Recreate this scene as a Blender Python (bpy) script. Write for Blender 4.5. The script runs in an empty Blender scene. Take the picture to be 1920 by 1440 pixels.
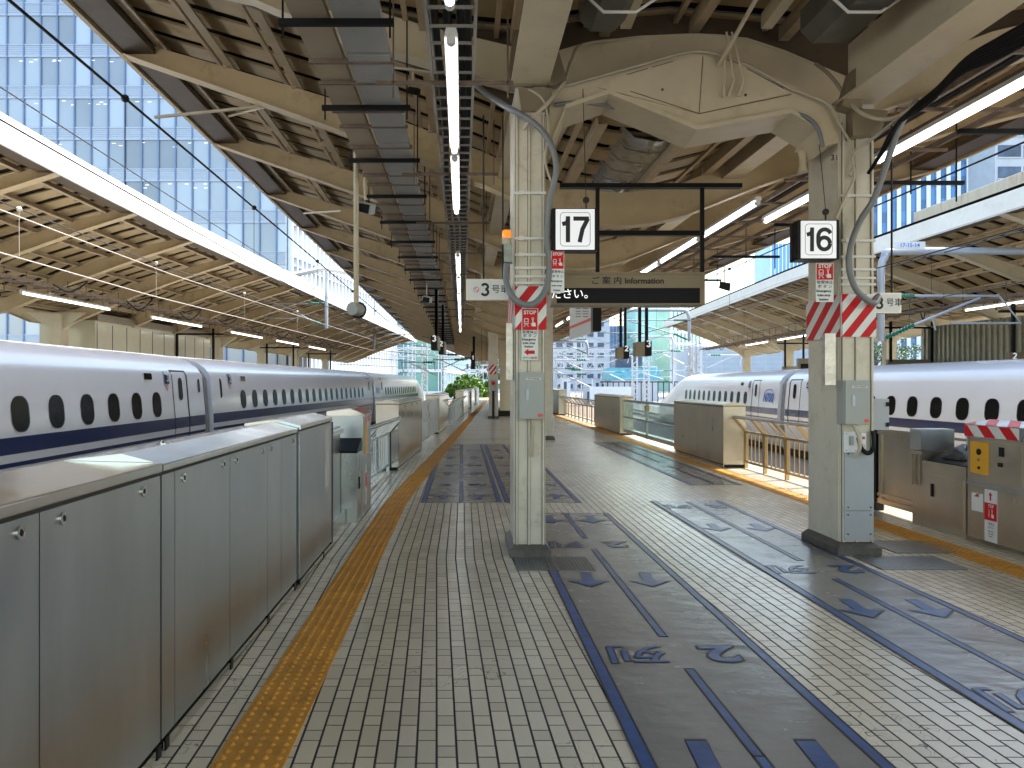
import bpy, math, random
from mathutils import Vector, Matrix
R = math.radians
rnd = random.Random(7)
scene = bpy.context.scene
COL = scene.collection

# ---------------------------------------------------------------- camera
F = 1400.0            # focal length in photo pixels (photo is 1920 wide)
EYE = 1.6
cam = bpy.data.objects.new('camera', bpy.data.cameras.new('camera'))
COL.objects.link(cam)
cam.data.sensor_width = 36
cam.data.lens = 36 * F / 1920
cam.data.clip_start = 0.05
cam.data.clip_end = 5000
cam.location = (0, 0, EYE)
cam.rotation_euler = (R(90), 0, 0)
scene.camera = cam

# ---------------------------------------------------------------- sky and sun
w = bpy.data.worlds.new("World"); scene.world = w; w.use_nodes = True
nt = w.node_tree
bg = nt.nodes['Background']
SUN_EL, SUN_AZ = 52.0, 68.0        # azimuth measured clockwise from +Y (the view direction)
sky = nt.nodes.new('ShaderNodeTexSky'); sky.sky_type = 'NISHITA'; sky.sun_disc = False
sky.sun_elevation = R(SUN_EL); sky.sun_rotation = R(SUN_AZ)
sky.air_density = 1.6; sky.dust_density = 2.0; sky.ozone_density = 1.0
nt.links.new(sky.outputs[0], bg.inputs[0]); bg.inputs[1].default_value = 0.15
sl = bpy.data.lights.new('sun', 'SUN'); sl.energy = 3.0; sl.angle = R(0.5); sl.color = (1, .94, .84)
so = bpy.data.objects.new('sun', sl); COL.objects.link(so)
sd = Vector((math.sin(R(SUN_AZ)) * math.cos(R(SUN_EL)), math.cos(R(SUN_AZ)) * math.cos(R(SUN_EL)), math.sin(R(SUN_EL))))
so.rotation_euler = sd.to_track_quat('Z', 'Y').to_euler()
scene.view_settings.view_transform = 'Standard'
scene.view_settings.look = 'None'
scene.view_settings.exposure = 1.88
scene.view_settings.gamma = 1
scene.cycles.max_bounces = 8
scene.cycles.diffuse_bounces = 5
scene.cycles.glossy_bounces = 4

# ---------------------------------------------------------------- mappings of (across, along, up) to world
def mS(u, y, z): return (u - .067 * y, y, z)
def bl(y): return -.067 * y if y < 10 else -.67 - .015 * (y - 10)
def mPL(u, y, z): return (u + bl(y), y, z)
def tl(y): return -.067 * y if y < 21 else -1.407 - .004 * (y - 21)
def mTL(u, y, z): return (u + tl(y), y, z)
def tr(y): return -.067 * y if y < 30 else -2.01
def mTR(u, y, z): return (u + tr(y), y, z)
def mI(x, y, z): return (x, y, z)
def at(px, py, Y): return ((px - 960) / F * Y, Y, EYE + (720 - py) / F * Y)
def us(px, Y): return (px - 960) / F * Y + .067 * Y          # straight-platform u of a photo column at depth Y

# ---------------------------------------------------------------- mesh builder
class MB:
    def __init__(s, m=mI): s.v = []; s.f = []; s.sm = []; s.m = m
    def add(s, vs, fs, smooth=False):
        o = len(s.v); s.v += [s.m(*p) for p in vs]
        s.f += [[i + o for i in f] for f in fs]; s.sm += [smooth] * len(fs)
        return s
    def box(s, x0, x1, y0, y1, z0, z1, step=None):
        if x0 > x1: x0, x1 = x1, x0
        if y0 > y1: y0, y1 = y1, y0
        if z0 > z1: z0, z1 = z1, z0
        n = 1 if not step else max(1, int((y1 - y0) / step + .5))
        return s.ext([(x0, z0), (x1, z0), (x1, z1), (x0, z1)], [y0 + (y1 - y0) * i / n for i in range(n + 1)])
    def ext(s, prof, ys, cap=True, smooth=False, closed=True):
        k = len(prof); vs = []; fs = []
        for y in ys: vs += [(p[0], y, p[1]) for p in prof]
        for j in range(len(ys) - 1):
            for i in range(k if closed else k - 1):
                a = j * k + i; b = j * k + (i + 1) % k
                fs.append([a, b, b + k, a + k])
        s.add(vs, fs, smooth)
        if cap and closed:
            s.add([(p[0], ys[0], p[1]) for p in prof], [list(range(k))[::-1]])
            s.add([(p[0], ys[-1], p[1]) for p in prof], [list(range(k))])
        return s
    def slab(s, prof, y0, y1):                     # outline in (x,z), thickness along y
        return s.ext(prof, [y0, y1])
    def hexa(s, p):                               # 8 points: 4 bottom, 4 top
        return s.add(p, [[3, 2, 1, 0], [4, 5, 6, 7], [0, 1, 5, 4], [1, 2, 6, 5], [2, 3, 7, 6], [3, 0, 4, 7]])
    def bar(s, a, b, wd, h, up=(0, 0, 1)):
        a = Vector(a); b = Vector(b); d = (b - a).normalized(); up = Vector(up)
        if abs(d.dot(up)) > .98: up = Vector((0, 1, 0))
        sd_ = d.cross(up).normalized(); u2 = sd_.cross(d).normalized()
        q = [(-wd / 2, -h / 2), (wd / 2, -h / 2), (wd / 2, h / 2), (-wd / 2, h / 2)]
        vs = [tuple(a + sd_ * i + u2 * j) for i, j in q] + [tuple(b + sd_ * i + u2 * j) for i, j in q]
        return s.add(vs, [[3, 2, 1, 0], [4, 5, 6, 7], [0, 1, 5, 4], [1, 2, 6, 5], [2, 3, 7, 6], [3, 0, 4, 7]])
    def tube(s, pts, r, n=8, smooth=True, curve=False):
        pts = [Vector(p) for p in pts]
        if curve:
            o = []
            P = [pts[0]] + pts + [pts[-1]]
            for i in range(1, len(P) - 2):
                for t in (0, .2, .4, .6, .8):
                    a, b, c, d = P[i - 1], P[i], P[i + 1], P[i + 2]
                    o.append(.5 * ((2 * b) + (c - a) * t + (2 * a - 5 * b + 4 * c - d) * t * t + (3 * b - a - 3 * c + d) * t ** 3))
            o.append(pts[-1]); pts = o
        rr = r if isinstance(r, (list, tuple)) else [r] * len(pts)
        vs = []; nrm = None
        for i, p in enumerate(pts):
            d = (pts[min(i + 1, len(pts) - 1)] - pts[max(i - 1, 0)]).normalized()
            if nrm is None:
                nrm = d.cross(Vector((0, 0, 1)) if abs(d.z) < .9 else Vector((1, 0, 0))).normalized()
            nrm = (nrm - d * nrm.dot(d)).normalized(); bi = d.cross(nrm)
            for k in range(n):
                a = 2 * math.pi * k / n
                vs.append(tuple(p + (nrm * math.cos(a) + bi * math.sin(a)) * rr[i]))
        fs = [[j * n + k, j * n + (k + 1) % n, (j + 1) * n + (k + 1) % n, (j + 1) * n + k] for j in range(len(pts) - 1) for k in range(n)]
        s.add(vs, fs, smooth)
        s.add(vs[:n], [list(range(n))[::-1]]); s.add(vs[-n:], [list(range(n))])
        return s
    def cyl(s, a, b, r, n=16): return s.tube([a, b], r, n)
    def disc(s, c, ax, r, t, n=20):
        c = Vector(c); ax = Vector(ax).normalized(); return s.tube([c - ax * t / 2, c + ax * t / 2], r, n)

ROOT = {}
def tag(o, label=None, cat=None, group=None, kind=None):
    if label: o['label'] = label
    if cat: o['category'] = cat
    if group: o['group'] = group
    if kind: o['kind'] = kind
def thing(name, label, cat, loc=(0, 0, 0), group=None):
    o = bpy.data.objects.new(name, None); COL.objects.link(o); o.location = loc; o.empty_display_size = .2
    tag(o, label, cat, group); ROOT[o] = Vector(loc); return o
def part(name, b, mat, parent=None, label=None, bev=0, cat=None, group=None, kind=None):
    org = ROOT.get(parent, Vector((0, 0, 0)))
    if parent is not None and name in SPLIT:
        cs = comps(b)
        nm = {'legs': 'leg', 'sheet': 'timetable_sheet', 'windows': 'window', 'cables': 'cable'}.get(name, name)
        if 1 < len(cs) <= 100:
            for c in cs: o = part(nm + ' ', c, mat, parent, label, bev, cat, group, kind); 
            return o
    name = name.strip()
    if parent is None and b.v and kind is None:
        xs = [p[0] for p in b.v]; ys = [p[1] for p in b.v]; zs = [p[2] for p in b.v]
        org = Vector(((min(xs) + max(xs)) / 2, (min(ys) + max(ys)) / 2, min(zs)))
    me = bpy.data.meshes.new(name)
    me.from_pydata([(p[0] - org.x, p[1] - org.y, p[2] - org.z) for p in b.v], [], b.f)
    me.polygons.foreach_set('use_smooth', b.sm)
    import bmesh
    bm = bmesh.new(); bm.from_mesh(me); bmesh.ops.recalc_face_normals(bm, faces=bm.faces); bm.to_mesh(me); bm.free()
    me.materials.append(mat)
    o = bpy.data.objects.new(name, me); COL.objects.link(o)
    if parent is None: o.location = org
    else: o.parent = parent
    ROOT[o] = org
    if bev:
        md = o.modifiers.new('bevel', 'BEVEL'); md.width = bev; md.segments = 2; md.limit_method = 'ANGLE'; md.angle_limit = R(40)
    tag(o, label, cat, group, kind)
    return o
def comps(b, eps=.012):
    par = {}
    def fd(i):
        while par[i] != i: par[i] = par[par[i]]; i = par[i]
        return i
    key = {}; 
    for f in b.f:
        for i in f:
            k = tuple(round(c, 4) for c in b.v[i]); key.setdefault(k, len(key)); par.setdefault(key[k], key[k])
    vid = lambda i: key[tuple(round(c, 4) for c in b.v[i])]
    for f in b.f:
        a = fd(vid(f[0]))
        for i in f[1:]: par[fd(vid(i))] = a
    box = {}
    for f in b.f:
        for i in f:
            r = fd(vid(i)); p = b.v[i]; q = box.get(r)
            box[r] = [min(q[k], p[k]) for k in range(3)] + [max(q[3 + k], p[k]) for k in range(3)] if q else [*p, *p]
    ks = list(box)
    for i, a in enumerate(ks):
        for c in ks[i + 1:]:
            A_, C_ = box[a], box[c]
            if all(A_[k] - eps <= C_[k + 3] and C_[k] - eps <= A_[k + 3] for k in range(3)): par[fd(c)] = fd(a)
    out = {}
    for f, sm in zip(b.f, b.sm):
        o = out.setdefault(fd(vid(f[0])), (MB(), {})); mb, mp = o
        for i in f:
            if i not in mp: mp[i] = len(mb.v); mb.v.append(b.v[i])
        mb.f.append([mp[i] for i in f]); mb.sm.append(sm)
    return [o[0] for o in out.values()]
SPLIT = {'hanger', 'tray_rung', 'knee_bracket', 'drain_strap', 'brace', 'post', 'lock', 'keyhole', 'cable_tie', 'ceiling_light', 'sticker', 'seam_strip', 'notch', 'legs', 'rail', 'bolt', 'switch', 'hinge', 'clamp', 'insulator', 'end_cap', 'sensor_strip', 'sheet', 'yellow_column', 'stripe_x', 'button', 'windows', 'cables', 'window_seal', 'guide_rail', 'flexible_conduit', 'drip_tray', 'roof_drain', 'tray_cover'}
def struct(name, b, mat): return part(name, b, mat, None, kind='structure')

_tc = {}
def glyphs(body, off):
    k = (body, off)
    if k not in _tc:
        cu = bpy.data.curves.new('t', 'FONT'); cu.body = body; cu.offset = off; cu.align_x = 'CENTER'; cu.align_y = 'CENTER'; cu.resolution_u = 3
        o = bpy.data.objects.new('t', cu); COL.objects.link(o); bpy.context.view_layer.update()
        me = bpy.data.meshes.new_from_object(o.evaluated_get(bpy.context.evaluated_depsgraph_get()))
        _tc[k] = ([tuple(v.co) for v in me.vertices], [list(p.vertices) for p in me.polygons])
        bpy.data.objects.remove(o); bpy.data.curves.remove(cu); bpy.data.meshes.remove(me)
    return _tc[k]
AX = {'front': ((1, 0, 0), (0, 0, 1), (0, -1, 0)), 'east': ((0, 1, 0), (0, 0, 1), (1, 0, 0)), 'west': ((0, -1, 0), (0, 0, 1), (-1, 0, 0)),
      'floor': ((-1, 0, 0), (0, -1, 0), (0, 0, 1)), 'away': ((1, 0, 0), (0, 1, 0), (0, 0, 1))}
def text(b, body, c, h, face='front', off=.012, sx=1, sh=0):
    vs, fs = glyphs(body, off); a, e, n = [Vector(q) for q in AX[face]]; c = Vector(c)
    b.add([tuple(c + a * ((x * sx + y * sh) * h) + e * (y * h)) for x, y, z in vs], fs)
def stroke(b, pts, wd, c, h, face='front', n=None):
    a, e, nn = [Vector(q) for q in AX[face]]; c = Vector(c); vs = []
    for i, p in enumerate(pts):
        p0 = Vector(pts[max(i - 1, 0)]); p1 = Vector(pts[min(i + 1, len(pts) - 1)])
        d = (p1 - p0).normalized(); pr = Vector((-d.y, d.x)); k = 1.0
        if 0 < i < len(pts) - 1:
            d1 = (Vector(p) - p0).normalized(); k = 1 / max(.5, abs(Vector((-d1.y, d1.x)).dot(pr)))
        for sg in (-1, 1):
            q = Vector(p) + pr * wd / 2 * k * sg
            vs.append(tuple(c + a * q.x * h + e * q.y * h))
    b.add(vs, [[2 * i, 2 * i + 2, 2 * i + 3, 2 * i + 1] for i in range(len(pts) - 1)])
def arc(cx, cy, rx, ry, a0, a1, n=14): return [(cx + rx * math.cos(R(a0 + (a1 - a0) * i / n)), cy + ry * math.sin(R(a0 + (a1 - a0) * i / n))) for i in range(n + 1)]
DIG = {'1': [[(-.17, .2), (.0, .24), (.05, .36), (.05, .38)], [(.05, .5), (.05, -.5)]],
       '7': [[(-.3, .41), (.3, .41)], [(.26, .41), (.05, .0), (-.06, -.5)]],
       '6': [[(x, y) for x, y in arc(.02, .13, .27, .29, 25, 180, 8)] + [(-.25, -.15)], arc(.0, -.17, .24, .25, 0, 360, 20)],
       '2': [arc(0, .22, .24, .2, 170, 0, 8) + [(.2, .08), (-.22, -.41), (.32, -.41)]],
       '3': [arc(0, .21, .23, .2, 160, -80, 10), arc(0, -.2, .25, .22, 80, -160, 10)]}
def digits(b, s, c, h, face='front', wd=.17, adv=.66):
    a = Vector(AX[face][0])
    for i, ch in enumerate(s):
        cc = Vector(c) + a * ((i - (len(s) - 1) / 2) * adv * h) + Vector(AX[face][2]) * (i * .0002)
        for k, st in enumerate(DIG[ch]): stroke(b, st, wd, cc + Vector(AX[face][2]) * k * .0006, h, face)
def rrect(cx, cz, w_, h_, r, n=5):
    o = []
    for sx, sz, a0 in ((1, 1, 0), (-1, 1, 90), (-1, -1, 180), (1, -1, 270)):
        for i in range(n + 1):
            a = R(a0 + 90 * i / n); o.append((cx + sx * (w_ / 2 - r) + r * math.cos(a), cz + sz * (h_ / 2 - r) + r * math.sin(a)))
    return o
def plate(b, pts, c, face='front', h=1.0):           # flat polygon from 2D pts
    a, e, n = [Vector(q) for q in AX[face]]; c = Vector(c)
    b.add([tuple(c + a * x * h + e * y * h) for x, y in pts], [list(range(len(pts)))])
def ring(b, pts, pts2, c, face='front'):
    a, e, n = [Vector(q) for q in AX[face]]; c = Vector(c); k = len(pts)
    b.add([tuple(c + a * x + e * y) for x, y in pts + pts2], [[i, (i + 1) % k, (i + 1) % k + k, i + k] for i in range(k)])

# ---------------------------------------------------------------- materials
def mat(name, col, rough=.5, metal=0, var=.12, scale=3.0, bump=0, bscale=30, coat=0, stretch=(1, 1, 1), dirt=None, dirt_amt=.0, dirt_scale=1.2, emit=None, estr=0, spec=.5, rvar=0, alpha=1, trans=0):
    m = bpy.data.materials.new(name); m.use_nodes = True; t = m.node_tree; N = t.nodes; L = t.links
    p = N['Principled BSDF']; p.inputs['Base Color'].default_value = (*col, 1); p.inputs['Roughness'].default_value = rough
    p.inputs['Metallic'].default_value = metal; p.inputs['Specular IOR Level'].default_value = spec
    if coat: p.inputs['Coat Weight'].default_value = coat; p.inputs['Coat Roughness'].default_value = .08
    if trans: p.inputs['Transmission Weight'].default_value = trans; p.inputs['IOR'].default_value = 1.1
    if alpha < 1: p.inputs['Alpha'].default_value = alpha
    if emit: p.inputs['Emission Color'].default_value = (*emit, 1); p.inputs['Emission Strength'].default_value = estr
    g = N.new('ShaderNodeNewGeometry'); mp = N.new('ShaderNodeMapping'); L.new(g.outputs['Position'], mp.inputs[0]); mp.inputs['Scale'].default_value = stretch
    if var:
        n = N.new('ShaderNodeTexNoise'); n.inputs['Scale'].default_value = scale; n.inputs['Detail'].default_value = 6; n.inputs['Roughness'].default_value = .65
        L.new(mp.outputs[0], n.inputs[0])
        r = N.new('ShaderNodeMapRange'); L.new(n.outputs[0], r.inputs[0]); r.inputs[1].default_value = .3; r.inputs[2].default_value = .7
        r.inputs[3].default_value = 1 - var; r.inputs[4].default_value = 1 + var
        mx = N.new('ShaderNodeMix'); mx.data_type = 'RGBA'; mx.blend_type = 'MULTIPLY'; mx.inputs[0].default_value = 1
        mx.inputs[6].default_value = (*col, 1); cc = N.new('ShaderNodeCombineColor')
        for i in range(3): L.new(r.outputs[0], cc.inputs[i])
        L.new(cc.outputs[0], mx.inputs[7]); out = mx.outputs[2]
        if dirt:
            n2 = N.new('ShaderNodeTexNoise'); n2.inputs['Scale'].default_value = dirt_scale; n2.inputs['Detail'].default_value = 8; n2.inputs['Roughness'].default_value = .75; L.new(mp.outputs[0], n2.inputs[0])
            r2 = N.new('ShaderNodeMapRange'); L.new(n2.outputs[0], r2.inputs[0]); r2.inputs[1].default_value = .52; r2.inputs[2].default_value = .72; r2.inputs[4].default_value = dirt_amt
            m2 = N.new('ShaderNodeMix'); m2.data_type = 'RGBA'; L.new(r2.outputs[0], m2.inputs[0]); L.new(out, m2.inputs[6]); m2.inputs[7].default_value = (*dirt, 1); out = m2.outputs[2]
        L.new(out, p.inputs['Base Color'])
        if rvar:
            r3 = N.new('ShaderNodeMapRange'); L.new(n.outputs[0], r3.inputs[0]); r3.inputs[1].default_value = .3; r3.inputs[2].default_value = .7
            r3.inputs[3].default_value = max(.02, rough - rvar); r3.inputs[4].default_value = rough + rvar; L.new(r3.outputs[0], p.inputs['Roughness'])
    if bump:
        nb = N.new('ShaderNodeTexNoise'); nb.inputs['Scale'].default_value = bscale; nb.inputs['Detail'].default_value = 3; L.new(mp.outputs[0], nb.inputs[0])
        b = N.new('ShaderNodeBump'); b.inputs['Strength'].default_value = bump; b.inputs['Distance'].default_value = .01; L.new(nb.outputs[0], b.inputs['Height']); L.new(b.outputs[0], p.inputs['Normal'])
    return m

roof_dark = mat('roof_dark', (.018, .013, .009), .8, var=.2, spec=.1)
gutter_brown = mat('gutter_brown', (.10, .07, .042), .5, var=.2, dirt=(.08, .05, .03), dirt_amt=.5)
cream = mat('cream_paint', (.62, .53, .37), .38, var=.06, scale=2.5, dirt=(.32, .22, .12), dirt_amt=.35, dirt_scale=3)
column_paint = mat('column_paint', (.68, .63, .52), .35, var=.06, scale=4, bump=.15, bscale=14, dirt=(.26, .18, .10), dirt_amt=.35, dirt_scale=6)
rib_paint = mat('rib_paint', (.55, .42, .24), .42, var=.08, scale=2, dirt=(.22, .14, .07), dirt_amt=.5, dirt_scale=2.5)
deck_paint = mat('deck_paint', (.42, .31, .16), .55, var=.15, scale=1.5, dirt=(.12, .08, .05), dirt_amt=.5, dirt_scale=2)
purlin_paint = mat('purlin_paint', (.50, .39, .25), .45, var=.1, dirt=(.2, .11, .06), dirt_amt=.5, dirt_scale=4)
white_paint = mat('white_paint', (.78, .77, .74), .4, var=.05, dirt=(.4, .34, .26), dirt_amt=.25)
steel_ref = mat('reflective_steel', (.38, .37, .35), .16, 1, var=.12, scale=3, bump=.25, bscale=5, stretch=(1, 1, .08), rvar=.05)
steel = mat('stainless_steel', (.49, .52, .54), .34, 1, var=.22, scale=1.2, bump=.2, bscale=1.3, stretch=(1, 1, .3), rvar=.13)
steel_bright = mat('bright_steel', (.62, .62, .61), .2, 1, var=.08, scale=2, bump=.10, bscale=3.0, rvar=.06)
steel_warm = mat('warm_steel', (.50, .45, .37), .34, 1, var=.12, scale=2, bump=.04, bscale=5, rvar=.08)
dark_metal = mat('dark_metal', (.025, .022, .02), .5, var=.2, spec=.25)
black = mat('black', (.008, .008, .009), .4, var=0, spec=.2)
seam_black = mat('seam_black', (.02, .02, .02), .6, var=0)
tray_ochre = mat('tray_ochre', (.42, .34, .23), .5, .0, var=.12, scale=3, dirt=(.3, .16, .07), dirt_amt=.5, dirt_scale=3)
tray_paint = mat('tray_paint', (.33, .31, .27), .5, .0, var=.15, scale=3, dirt=(.3, .16, .07), dirt_amt=.5, dirt_scale=3)
rust_bar = mat('rust_bar', (.17, .12, .085), .7, var=.3, scale=8)
grey_box = mat('grey_box_paint', (.38, .40, .38), .38, var=.04)
drain_grey = mat('drain_grey', (.07, .068, .055), .3, var=.4, scale=3)
white_plastic = mat('white_plastic', (.75, .75, .75), .3, var=.03, coat=.3)
red = mat('sign_red', (.62, .008, .014), .4, var=.08, scale=20, bump=.2, bscale=25, spec=.25)
white_gloss = mat('sign_white', (.74, .76, .76), .3, var=.04, bump=.2, bscale=20, coat=.4)
lit_white = mat('lit_sign_face', (.8, .8, .82), .3, var=0, emit=(.92, .95, 1), estr=.12)
orange = mat('beacon_orange', (.9, .22, .02), .15, var=.1, scale=30, emit=(1, .25, .02), estr=.25, coat=.5)
yellow_plate = mat('yellow_plate', (.75, .38, .02), .35, var=.03)
hose = mat('grey_conduit', (.20, .21, .22), .35, var=.1)
cream_hose = mat('cream_conduit', (.50, .44, .33), .4, var=.1)
tube_mat = mat('lamp_glow', (1, 1, 1), .3, var=0, emit=(.94, .97, 1), estr=1.6)
train_white = mat('train_white', (.80, .81, .83), .22, var=.025, scale=.6, coat=.2, dirt=(.6, .6, .6), dirt_amt=.2)
gold_lit_steel = mat('gold_lit_steel', (.40, .29, .16), .3, 1, var=.15, scale=3)  # steel of the right railings with golden sunlight put into its colour
navy = mat('train_blue', (.004, .016, .10), .22, var=.03, coat=.15)
window_glass = mat('train_window', (.010, .010, .009), .15, var=.3, scale=2, spec=.05)
rubber = mat('rubber_seal', (.02, .02, .022), .6, var=.1)
gangway_grey = mat('gangway_grey', (.35, .35, .35), .5, var=.2)
green_ins = mat('green_insulator', (.01, .16, .10), .2, var=.1, coat=.5)
mast_grey = mat('mast_grey', (.42, .46, .52), .4, .3, var=.1)
mast_white = mat('mast_white', (.50, .52, .55), .5, .1, var=.1)
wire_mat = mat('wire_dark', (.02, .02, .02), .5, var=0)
wire_lit = mat('wire_sunlit', (.55, .5, .45), .4, .3, var=0)  # pale copy of the wire material, sunlight put into the colour
info_brown = mat('info_bronze', (.27, .22, .15), .4, .4, var=.05)
led_white = mat('led_text', (1, 1, 1), .5, var=0, emit=(1, 1, 1), estr=.25)
ballast = mat('ballast', (.20, .17, .14), .95, var=.45, scale=14, bump=1, bscale=22)
concrete = mat('concrete', (.36, .35, .32), .8, var=.15, scale=2, dirt=(.12, .1, .08), dirt_amt=.5)
rail_mat = mat('rail_steel', (.25, .18, .14), .4, .8, var=.2)
groove_brown = mat('groove_brown', (.09, .06, .035), .7, var=.4, scale=10)
plinth_grey = mat('plinth_grey', (.13, .12, .105), .5, .3, var=.25, scale=12, dirt=(.04, .035, .03), dirt_amt=.6, dirt_scale=8)
checker = mat('checker_steel', (.20, .20, .20), .35, .8, var=.2, scale=20)
ink = mat('ink_black', (.012, .012, .015), .5, var=0)
ink_blue = mat('logo_blue', (.02, .12, .5), .4, var=0)
red_label = mat('label_red', (.8, .08, .03), .4, var=0)
timetable_mat = mat('timetable_paper', (.55, .65, .62), .4, var=.3, scale=12, stretch=(3, 3, 1))
gate_glass = mat('gate_glass', (.55, .72, .72), .03, var=0, trans=.9, spec=.6)

def floor_material():
    m = bpy.data.materials.new('platform_tiles'); m.use_nodes = True; t = m.node_tree; N = t.nodes; L = t.links
    p = N['Principled BSDF']; g = N.new('ShaderNodeNewGeometry'); sx = N.new('ShaderNodeSeparateXYZ'); L.new(g.outputs['Position'], sx.inputs[0])
    def mt(op, a, b=None, c=None):
        n = N.new('ShaderNodeMath'); n.operation = op
        for i, q in enumerate((a, b, c)):
            if q is None: continue
            if isinstance(q, (int, float)): n.inputs[i].default_value = q
            else: L.new(q, n.inputs[i])
        return n.outputs[0]
    X, Y = sx.outputs[0], sx.outputs[1]
    # tile courses follow the platform in two fields that meet at y = 6.85
    k = mt('GREATER_THAN', Y, 6.85)
    sl_ = mt('ADD', mt('MULTIPLY', k, -.035), .101)             # near courses skew .101, far ones .066
    u = mt('ADD', mt('ADD', X, mt('MULTIPLY', Y, sl_)), mt('MULTIPLY', k, .24))
    W, P = .087, .30
    iu = mt('FLOOR', mt('DIVIDE', u, W)); fu = mt('SUBTRACT', mt('DIVIDE', u, W), iu)
    v = mt('ADD', mt('DIVIDE', Y, P), mt('MULTIPLY', mt('FLOORED_MODULO', iu, 2), .5))
    iv = mt('FLOOR', v); fv = mt('SUBTRACT', v, iv)
    j = .0072
    def dist(f, c, size): return mt('MULTIPLY', mt('ABSOLUTE', mt('SUBTRACT', f, c)), size)
    d1 = mt('MINIMUM', dist(fu, 0, W), dist(fu, 1, W))
    d2 = mt('MINIMUM', mt('MINIMUM', dist(fv, 0, P), dist(fv, 1, P)), dist(fv, .67, P)); d2 = mt('MULTIPLY', d2, 1.5)
    d = mt('MINIMUM', d1, d2)
    mr = N.new('ShaderNodeMapRange'); L.new(d, mr.inputs[0]); mr.inputs[1].default_value = j * .55; mr.inputs[2].default_value = j * .95
    tile = mr.outputs[0]
    wn = N.new('ShaderNodeTexWhiteNoise'); wn.noise_dimensions = '3D'; cx = N.new('ShaderNodeCombineXYZ')
    L.new(iu, cx.inputs[0]); L.new(iv, cx.inputs[1]); L.new(mt('GREATER_THAN', fv, .67), cx.inputs[2]); L.new(cx.outputs[0], wn.inputs[0])
    big = N.new('ShaderNodeTexNoise'); big.inputs['Scale'].default_value = .9; big.inputs['Detail'].default_value = 5; L.new(g.outputs['Position'], big.inputs[0])
    sm = N.new('ShaderNodeTexNoise'); sm.inputs['Scale'].default_value = 220; sm.inputs['Detail'].default_value = 2; L.new(g.outputs['Position'], sm.inputs[0])
    br = mt('ADD', mt('ADD', mt('MULTIPLY', wn.outputs[0], .16), mt('MULTIPLY', big.outputs[0], .35)), mt('MULTIPLY', sm.outputs[0], .45))
    br = mt('ADD', br, .42)
    cc = N.new('ShaderNodeCombineColor')
    for i, c in enumerate((.70, .635, .50)): L.new(mt('MULTIPLY', br, c), cc.inputs[i])
    # scuffs
    sc = N.new('ShaderNodeTexVoronoi'); sc.feature = 'DISTANCE_TO_EDGE'; sc.inputs['Scale'].default_value = 2.6
    mpp = N.new('ShaderNodeMapping'); mpp.inputs['Scale'].default_value = (1, .35, 1); mpp.inputs['Rotation'].default_value = (0, 0, .6)
    dn = N.new('ShaderNodeTexNoise'); dn.inputs['Scale'].default_value = 5; L.new(g.outputs['Position'], dn.inputs[0])
    va = N.new('ShaderNodeVectorMath'); va.operation = 'ADD'; L.new(g.outputs['Position'], va.inputs[0]); L.new(dn.outputs[1], va.inputs[1]); L.new(va.outputs[0], mpp.inputs[0]); L.new(mpp.outputs[0], sc.inputs[0])
    scf = mt('MULTIPLY', mt('LESS_THAN', sc.outputs[0], .006), mt('GREATER_THAN', big.outputs[0], .55))
    m0 = N.new('ShaderNodeMix'); m0.data_type = 'RGBA'; L.new(mt('MULTIPLY', scf, .6), m0.inputs[0]); L.new(cc.outputs[0], m0.inputs[6]); m0.inputs[7].default_value = (.05, .045, .04, 1)
    mx = N.new('ShaderNodeMix'); mx.data_type = 'RGBA'; L.new(tile, mx.inputs[0]); mx.inputs[6].default_value = (.012, .010, .008, 1); L.new(m0.outputs[2], mx.inputs[7])
    L.new(mx.outputs[2], p.inputs['Base Color'])
    rr = mt('ADD', mt('MULTIPLY', big.outputs[0], .18), .14)
    rr = mt('ADD', rr, mt('MULTIPLY', mt('SUBTRACT', 1, tile), .4)); L.new(rr, p.inputs['Roughness'])
    b = N.new('ShaderNodeBump'); b.inputs['Strength'].default_value = .5; b.inputs['Distance'].default_value = .003
    wob = N.new('ShaderNodeTexNoise'); wob.inputs['Scale'].default_value = 9; L.new(g.outputs['Position'], wob.inputs[0])
    L.new(mt('ADD', mt('ADD', tile, mt('MULTIPLY', wn.outputs[0], .25)), mt('MULTIPLY', wob.outputs[0], .9)), b.inputs['Height']); L.new(b.outputs[0], p.inputs['Normal'])
    p.inputs['Specular IOR Level'].default_value = .6
    return m
tiles = floor_material()
yellow = mat('tactile_yellow', (.60, .28, .035), .5, var=.18, scale=4, dirt=(.22, .13, .03), dirt_amt=.6, dirt_scale=7, bump=.15, bscale=60)
lane_grey = mat('lane_coating', (.20, .195, .18), .24, var=.10, scale=1.8, bump=.5, bscale=4.5, rvar=.06, stretch=(1, 1.6, 1), spec=.7)
lane_blue = mat('lane_blue', (.022, .07, .22), .3, var=.3, scale=6, bump=.3, bscale=9)
line_dark = mat('lane_outline', (.02, .02, .022), .5, var=0)

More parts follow.
